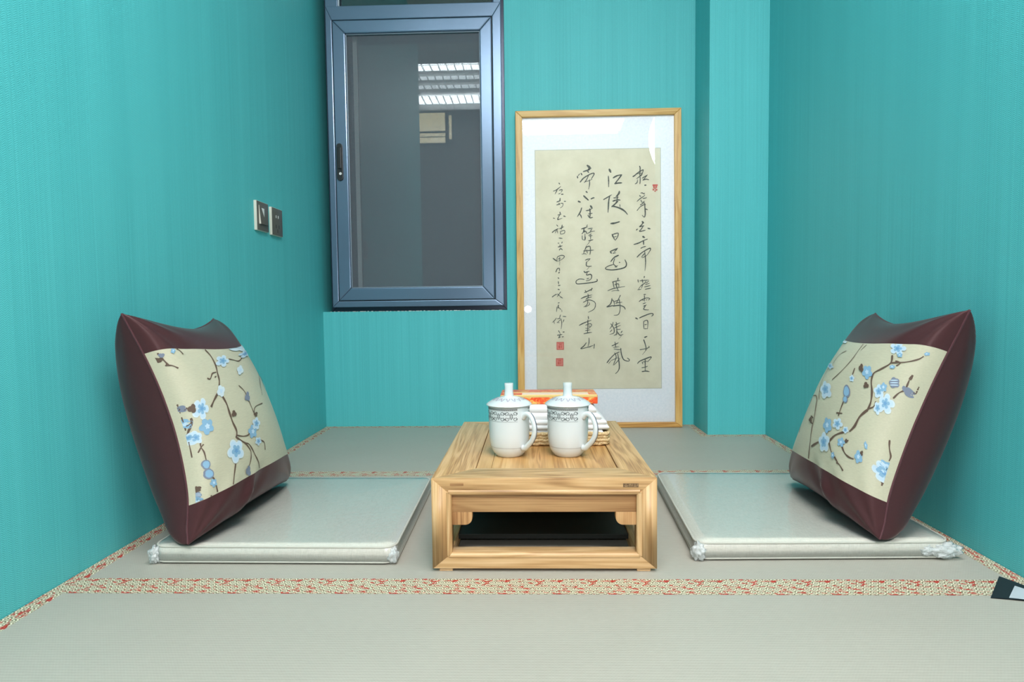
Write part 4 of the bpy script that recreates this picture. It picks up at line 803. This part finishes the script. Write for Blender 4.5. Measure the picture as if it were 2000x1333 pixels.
# ================================================================ lidded mugs
def surf_ring(m, rfn, z0, z1, a0, a1, n, mi):
    for i in range(n):
        A, B = a0+(a1-a0)*i/n, a0+(a1-a0)*(i+1)/n
        P = [(rfn(z)*cos(a), rfn(z)*sin(a), z) for a, z in ((A, z0), (B, z0), (B, z1), (A, z1))]
        m.face(P, mi)
def make_mug():
    t = thing('lidded_mug', 'x', 'mug', (0, 0, 0), 'white lidded tea mugs')
    prof = [(0, 0.0012), (0.0235, 0.0012), (0.0240, 0.0), (0.0262, 0.0), (0.0290, 0.0022), (0.0345, 0.0085), (0.0375, 0.0140), (0.0396, 0.0205), (0.0412, 0.0290), (0.0421, 0.0400), (0.0427, 0.0600), (0.0430, 0.0800), (0.0431, 0.0965), (0.0424, 0.0980), (0.0412, 0.0965), (0.0408, 0.080), (0.040, 0.03), (0.030, 0.008), (0, 0.005)]
    m = MB(); m.lathe(prof, seg=64)
    def R(z):
        for (r0, z0), (r1, z1) in zip(prof[3:13], prof[4:13]):
            if z0 <= z <= z1: return r0+(r1-r0)*(z-z0)/(z1-z0)+0.00025
        return 0.0433
    R2 = lambda z: R(z)+0.00012
    AZ = math.radians(-44)
    g0, g1 = AZ+0.36, AZ+2*pi-0.36                     # the bands stop short of the handle
    nk = 62
    surf_ring(m, R, 0.0914, 0.0963, g0, g1, 90, 1)
    for i in range(nk):                                # meander ring
        a = g0+(g1-g0)*i/nk; s = (g1-g0)/nk
        surf_ring(m, R2, 0.0923, 0.0950, a, a+s*0.34, 1, 2); surf_ring(m, R2, 0.0930, 0.0957, a+s*0.58, a+s*0.80, 1, 2); surf_ring(m, R2, 0.0936, 0.0944, a+s*0.3, a+s*0.6, 1, 2)
    surf_ring(m, R, 0.0708, 0.0713, g0, g1, 90, 2)
    surf_ring(m, lambda z: R(z), 0.0196, 0.0204, 0, 2*pi, 90, 1)
    def rib(pts, w_, mi):                              # pts in (angle, z)
        P = catmull([(a, 0, z) for a, z in pts], 4); A = []
        for i, p in enumerate(P):
            d = P[min(i+1, len(P)-1)]-P[max(i-1, 1)]; d = Vector((d.x*0.043, 0, d.z)); d.normalize()
            sx, sz = d.z*w_/2/0.043, -d.x*w_/2
            A.append([m.b.verts.new((R(z)*cos(a), R(z)*sin(a), z)) for a, z in ((p.x-sx, p.z-sz), (p.x+sx, p.z+sz))])
        for a, b_ in zip(A, A[1:]): m.b.faces.new([a[0], b_[0], b_[1], a[1]]).material_index = mi
    nrep = 9; zc = 0.0813
    for i in range(nrep):
        a = g0+(g1-g0)*(i+0.5)/nrep; s = (g1-g0)/nrep
        for q in (-1, 1):
            for r_ in (-1, 1):                         # four scrolls about a diamond
                rib([(a+q*s*0.10, zc+r_*0.0010), (a+q*s*0.20, zc+r_*0.0064), (a+q*s*0.32, zc+r_*0.0082), (a+q*s*0.42, zc+r_*0.0054), (a+q*s*0.40, zc+r_*0.0023), (a+q*s*0.33, zc+r_*0.0033)], 0.0012, 2)
                rib([(a+q*s*0.44, zc+r_*0.0077), (a+q*s*0.48, zc+r_*0.0038)], 0.0018, 2)
                rib([(a+q*s*0.22, zc+r_*0.0020), (a+q*s*0.28, zc+r_*0.0046)], 0.0018, 2)
            rib([(a, zc+0.0060), (a+q*s*0.09, zc), (a, zc-0.0060)], 0.0013, 2); rib([(a, zc+0.003), (a+q*s*0.04, zc), (a, zc-0.003)], 0.0008, 1)
    body = m.build('body', [PORC, GLAZE, GLAZED], t, True)
    hp = [(0.0405, 0.0775), (0.0475, 0.0835), (0.0560, 0.0850), (0.0645, 0.0805), (0.0710, 0.0705), (0.0735, 0.0590), (0.0715, 0.0470), (0.0650, 0.0360), (0.0555, 0.0270), (0.0470, 0.0205), (0.0405, 0.0195)]
    C = catmull([(r*cos(AZ), r*sin(AZ), z) for r, z in hp], 4)
    m = MB(); m.tube(C, lambda s: 0.0050+0.0012*(abs(s-0.5)*2)**3, 14, up=Vector((-sin(AZ), cos(AZ), 0)), flat=1.0)
    for v in m.b.verts:                                # flatten: wider than thick
        pass
    hd = m.build('handle', PORC, t, True)
    side = Vector((-sin(AZ), cos(AZ), 0)); m = MB(); A = []
    for i in range(10, 33):
        p = C[i]; d = (C[i+1]-C[i-1]).normalized(); out = side.cross(d).normalized()
        if out.dot(Vector((cos(AZ), sin(AZ), 0.0))*1.0+Vector((0, 0, 0.2))) < 0: out = -out
        q = p+out*0.0056+side*0.0008; A.append((m.b.verts.new(q-side*0.0009), m.b.verts.new(q+side*0.0009)))
    for a, b_ in zip(A, A[1:]): m.b.faces.new([a[0], b_[0], b_[1], a[1]])
    m.build('handle_stripe', NAVY, hd)
    lp = [(0, 0.0972), (0.0400, 0.0972), (0.0405, 0.0985), (0.0468, 0.0985), (0.0478, 0.0995), (0.0474, 0.1008), (0.0440, 0.1034), (0.0360, 0.1080), (0.0260, 0.1118), (0.0160, 0.1140), (0.0104, 0.1150), (0.0096, 0.1166), (0.0090, 0.1240), (0.0089, 0.1330), (0.0094, 0.1385), (0.0088, 0.1402), (0, 0.1406)]
    m = MB(); m.lathe(lp[:11]+[(0.0, 0.1150)], seg=64)
    def LZ(r):
        for (r0, z0), (r1, z1) in zip(lp[5:10], lp[6:11]):
            if r1 <= r <= r0: return z1+(z0-z1)*(r-r1)/(r0-r1)+0.0004
        return 0.104
    for i in range(14):
        a = 2*pi*i/14
        P = catmull([((0.030+0.006*sin(k*1.9+i))*cos(a+k*0.09), (0.030+0.006*sin(k*1.9+i))*sin(a+k*0.09), 0) for k in range(5)], 3); A = []
        for k, p in enumerate(P):
            d = P[min(k+1, len(P)-1)]-P[max(k-1, 0)]; d.normalize(); s = Vector((-d.y, d.x, 0))*0.0008
            A.append([m.b.verts.new((q.x, q.y, LZ(hypot(q.x, q.y)))) for q in (p-s, p+s)])
        for u_, v_ in zip(A, A[1:]): m.b.faces.new([u_[0], v_[0], v_[1], u_[1]]).material_index = 1
    lid = m.build('lid', [PORC, GLAZEL], t, True, angle=0.9)
    m = MB(); m.lathe(lp[10:], seg=32); m.build('lid_knob', PORC, lid, True, angle=0.9)
    return t
def dup(root, loc, label):
    r = root.copy(); COL.objects.link(r); r.location = loc; r['label'] = label
    for ch in list(root.children):
        c = ch.copy(); COL.objects.link(c); c.parent = r
        for gch in list(ch.children):
            d = gch.copy(); COL.objects.link(d); d.parent = c
    return r
bpy.context.view_layer.update()
mug = make_mug(); TZ = ZT-0.0012
mug.scale = (1, 1, 1.085); mug.location = (-0.0497, 1.3300, TZ); mug['label'] = 'white porcelain lidded mug at left on the table'
bpy.context.view_layer.update()
dup(mug, (0.0728, 1.3285, TZ), 'white porcelain lidded mug at right on the table, before the towels')

# ================================================================ straw tray, towels and printed box
TX0, TX1, TY0, TY1 = -0.078, 0.168, 1.412, 1.548
t = thing('straw_tray', 'woven straw rope tray on the table behind the mugs', 'tray', ((TX0+TX1)/2, (TY0+TY1)/2, TZ))
m = MB()
for i in range(11):
    y = TY0+0.008+i*(TY1-TY0-0.016)/10; m.tube([(TX0+0.008+(TX1-TX0-0.016)*k/30, y, TZ+0.0046) for k in range(31)], 0.0058, 8, flat=0.7, twist=420.0)
m.build('woven_base', ROPE, t, True)
for k in range(4):
    off = 0.0006*((k % 2)*2-1)
    lp_ = rrect(TX0-off, TY0-off, TX1+off, TY1+off, 0.016, 6); dense = []
    n = len(lp_)
    for i in range(n):
        a, b_ = Vector((*lp_[i], 0)), Vector((*lp_[(i+1) % n], 0)); cnt = max(1, int((b_-a).length/0.0018))
        for j in range(cnt):
            q = a.lerp(b_, j/cnt); dense.append((q.x, q.y, TZ+0.0055+k*0.0073+0.0006*sin(len(dense)*0.25+k)))
    m = MB(); m.tube(dense, 0.0042, 8, closed=True, twist=360.0*(1 if k % 2 else -1)); m.build('rope_coil', ROPE, t, True)
def towel(label, x0, x1, y0, y1, z0, h, rot, seed, folds=3, slope=0.0):
    t = thing('folded_towel', label, 'towel', ((x0+x1)/2, (y0+y1)/2, z0), 'folded white towels')
    cx, cy = (x0+x1)/2, (y0+y1)/2
    for k in range(folds):
        za, zb = z0+h*k/folds, z0+h*(k+1)/folds
        m = MB(); tm = bmesh.new(); bmesh.ops.create_cube(tm, size=1.0)
        bmesh.ops.subdivide_edges(tm, edges=tm.edges[:], cuts=11, use_grid_fill=True)
        ins = 0.0016*((k*7+seed*3) % 3)
        for v in tm.verts:
            p = v.co*2; e = 0.86
            q = Vector((p.x, p.y, p.z))
            # soften the rim
            for ax in (0, 1):
                if abs(q[ax]) > e: q[ax] = math.copysign(e+(abs(q[ax])-e)*(1-0.35*(abs(p.z))**2), q[ax])
            z = za+(zb-za)*(p.z+1)/2+0.0011*noise.noise(Vector((p.x*2.1, p.y*2.1, seed+k)))*(1 if 0 < k or p.z > 0 else 0)
            xx = cx+q.x*((x1-x0)/2-ins)+ (slope*(z-z0) if q.x > 0.5 else 0); yy = cy+q.y*((y1-y0)/2-ins*0.5)
            dx, dy = xx-cx, yy-cy
            v.co = Vector((cx+dx*cos(rot)-dy*sin(rot), cy+dx*sin(rot)+dy*cos(rot), z))
        m.merge(tm); m.build('towel_fold', TOWEL, t, True)
    return t
TB = TZ+0.0095
towel('white folded towel lowest in the straw tray', TX0+0.009, TX1-0.009, TY0+0.009, TY1-0.009, TB, 0.0245, 0.0, 1, 2)
towel('white folded towel in the middle of the towel stack, above the tray rim', TX0+0.003, TX1+0.003, TY0+0.006, TY1-0.004, TB+0.0250, 0.022, 0.012, 2, 2, -0.30)
towel('white folded towel topmost of the stack, under the orange box', TX0+0.010, TX1-0.010, TY0+0.012, TY1-0.008, TB+0.0475, 0.030, -0.02, 3, 2, -0.62)
BZ = TB+0.0783; BX0, BX1, BY0, BY1, BH = -0.0745, 0.1480, 1.452, 1.553, 0.0205
t = thing('tissue_box', 'flat orange and gold printed tissue pack on the towels', 'box', ((BX0+BX1)/2, (BY0+BY1)/2, BZ))
m = MB(); m.box((BX0, BY0, BZ), (BX1, BY1, BZ+BH), 0.0022, 3); m.build('pack', FOIL, t, angle=0.8)
m = MB(); m.box((BX0+0.002, BY0-0.0006, BZ+BH-0.0050), (BX1-0.001, BY0+0.004, BZ+BH+0.0006), 0.0008); m.box((BX0+0.004, BY1-0.060, BZ+BH-0.0004), (BX1-0.012, BY1-0.054, BZ+BH+0.0008)); m.build('gold_edge', GOLD, t)
m = MB(); m.box((BX0+0.050, BY0+0.008, BZ+BH-0.0004), (BX1-0.02, BY0+0.040, BZ+BH+0.0006)); m.build('pale_opening', PALEFOIL, t)
m = MB()
def orn(cx, cz, r, n0=0.0, n1=5.2):
    P = [Vector((cx+r*(1-k/16)*cos(n0+n1*k/12), 0, cz+r*0.8*(1-k/16)*sin(n0+n1*k/12))) for k in range(13)]; A = []
    for i, p in enumerate(P):
        d = P[min(i+1, 12)]-P[max(i-1, 0)]; d.normalize(); s = Vector((d.z, 0, -d.x))*0.0007
        A.append([m.b.verts.new((q.x, BY0-0.0005, q.z)) for q in (p-s, p+s)])
    for a, b_ in zip(A, A[1:]): m.b.faces.new([a[0], b_[0], b_[1], a[1]])
for i in range(9): orn(BX0+0.016+i*0.0238, BZ+0.0075, 0.0062, i*0.7, 5.2 if i % 2 else -5.2)
m.build('gold_ornament', ORN, t)

# ================================================================ wall plates on the left wall
def plate(name, label, cat, y0, y1, z0, z1):
    t = thing(name, label, cat, (XL, (y0+y1)/2, (z0+z1)/2))
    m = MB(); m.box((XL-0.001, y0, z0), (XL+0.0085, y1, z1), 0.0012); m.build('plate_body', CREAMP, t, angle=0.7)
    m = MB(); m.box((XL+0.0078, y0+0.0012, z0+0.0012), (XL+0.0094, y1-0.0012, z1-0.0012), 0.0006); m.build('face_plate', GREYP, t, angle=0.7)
    return t
ya, yb, za, zb = 1.948, 2.035, 0.7275, 0.8180
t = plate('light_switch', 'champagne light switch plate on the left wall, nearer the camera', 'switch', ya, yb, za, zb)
yc = (ya+yb)/2
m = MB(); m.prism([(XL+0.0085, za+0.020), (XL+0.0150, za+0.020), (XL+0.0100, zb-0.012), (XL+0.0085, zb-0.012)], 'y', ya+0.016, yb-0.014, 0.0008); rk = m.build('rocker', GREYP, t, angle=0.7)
m = MB(); m.prism([(XL+0.0086, za+0.0205), (XL+0.0148, za+0.0205), (XL+0.0101, zb-0.0125), (XL+0.0086, zb-0.0125)], 'y', ya+0.0152, ya+0.0162); m.build('rocker_lit_edge', CREAMP, rk)  # lit near edge of the rocker, put in as a pale strip
def rx(z): return XL+0.0151+(z-(za+0.020))/((zb-0.012)-(za+0.020))*(-0.0050)+0.0003
m = MB(); zt_, zq = zb-0.020, za+0.043
P = [(rx(zt_), yc-0.013, zt_), (rx(zt_), yc+0.008, zt_), (rx(zq), yc+0.001, zq)]; m.face(P); m.build('rocker_highlight', WHITEP, rk)  # white triangle is a highlight painted on the rocker
ya, yb, za, zb = 2.062, 2.149, 0.7250, 0.8150
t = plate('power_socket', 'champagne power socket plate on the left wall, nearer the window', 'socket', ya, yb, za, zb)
yc = (ya+yb)/2; xs = XL+0.0094
for (dy, z, w_, h_) in ((-0.010, zb-0.028, 0.004, 0.009), (0.008, zb-0.028, 0.004, 0.009)):
    m = MB(); m.box((xs-0.001, yc+dy-w_/2, z-h_/2), (xs+0.0006, yc+dy+w_/2, z+h_/2)); m.build('slot', WHITEP, t)
for dy, dz in ((-0.012, 0.030), (0.012, 0.030), (0.0, 0.016)):
    m = MB(); m.box((xs-0.001, yc+dy-0.002, za+dz-0.0055), (xs+0.0005, yc+dy+0.002, za+dz+0.0055)); m.build('slot', GREYD, t)
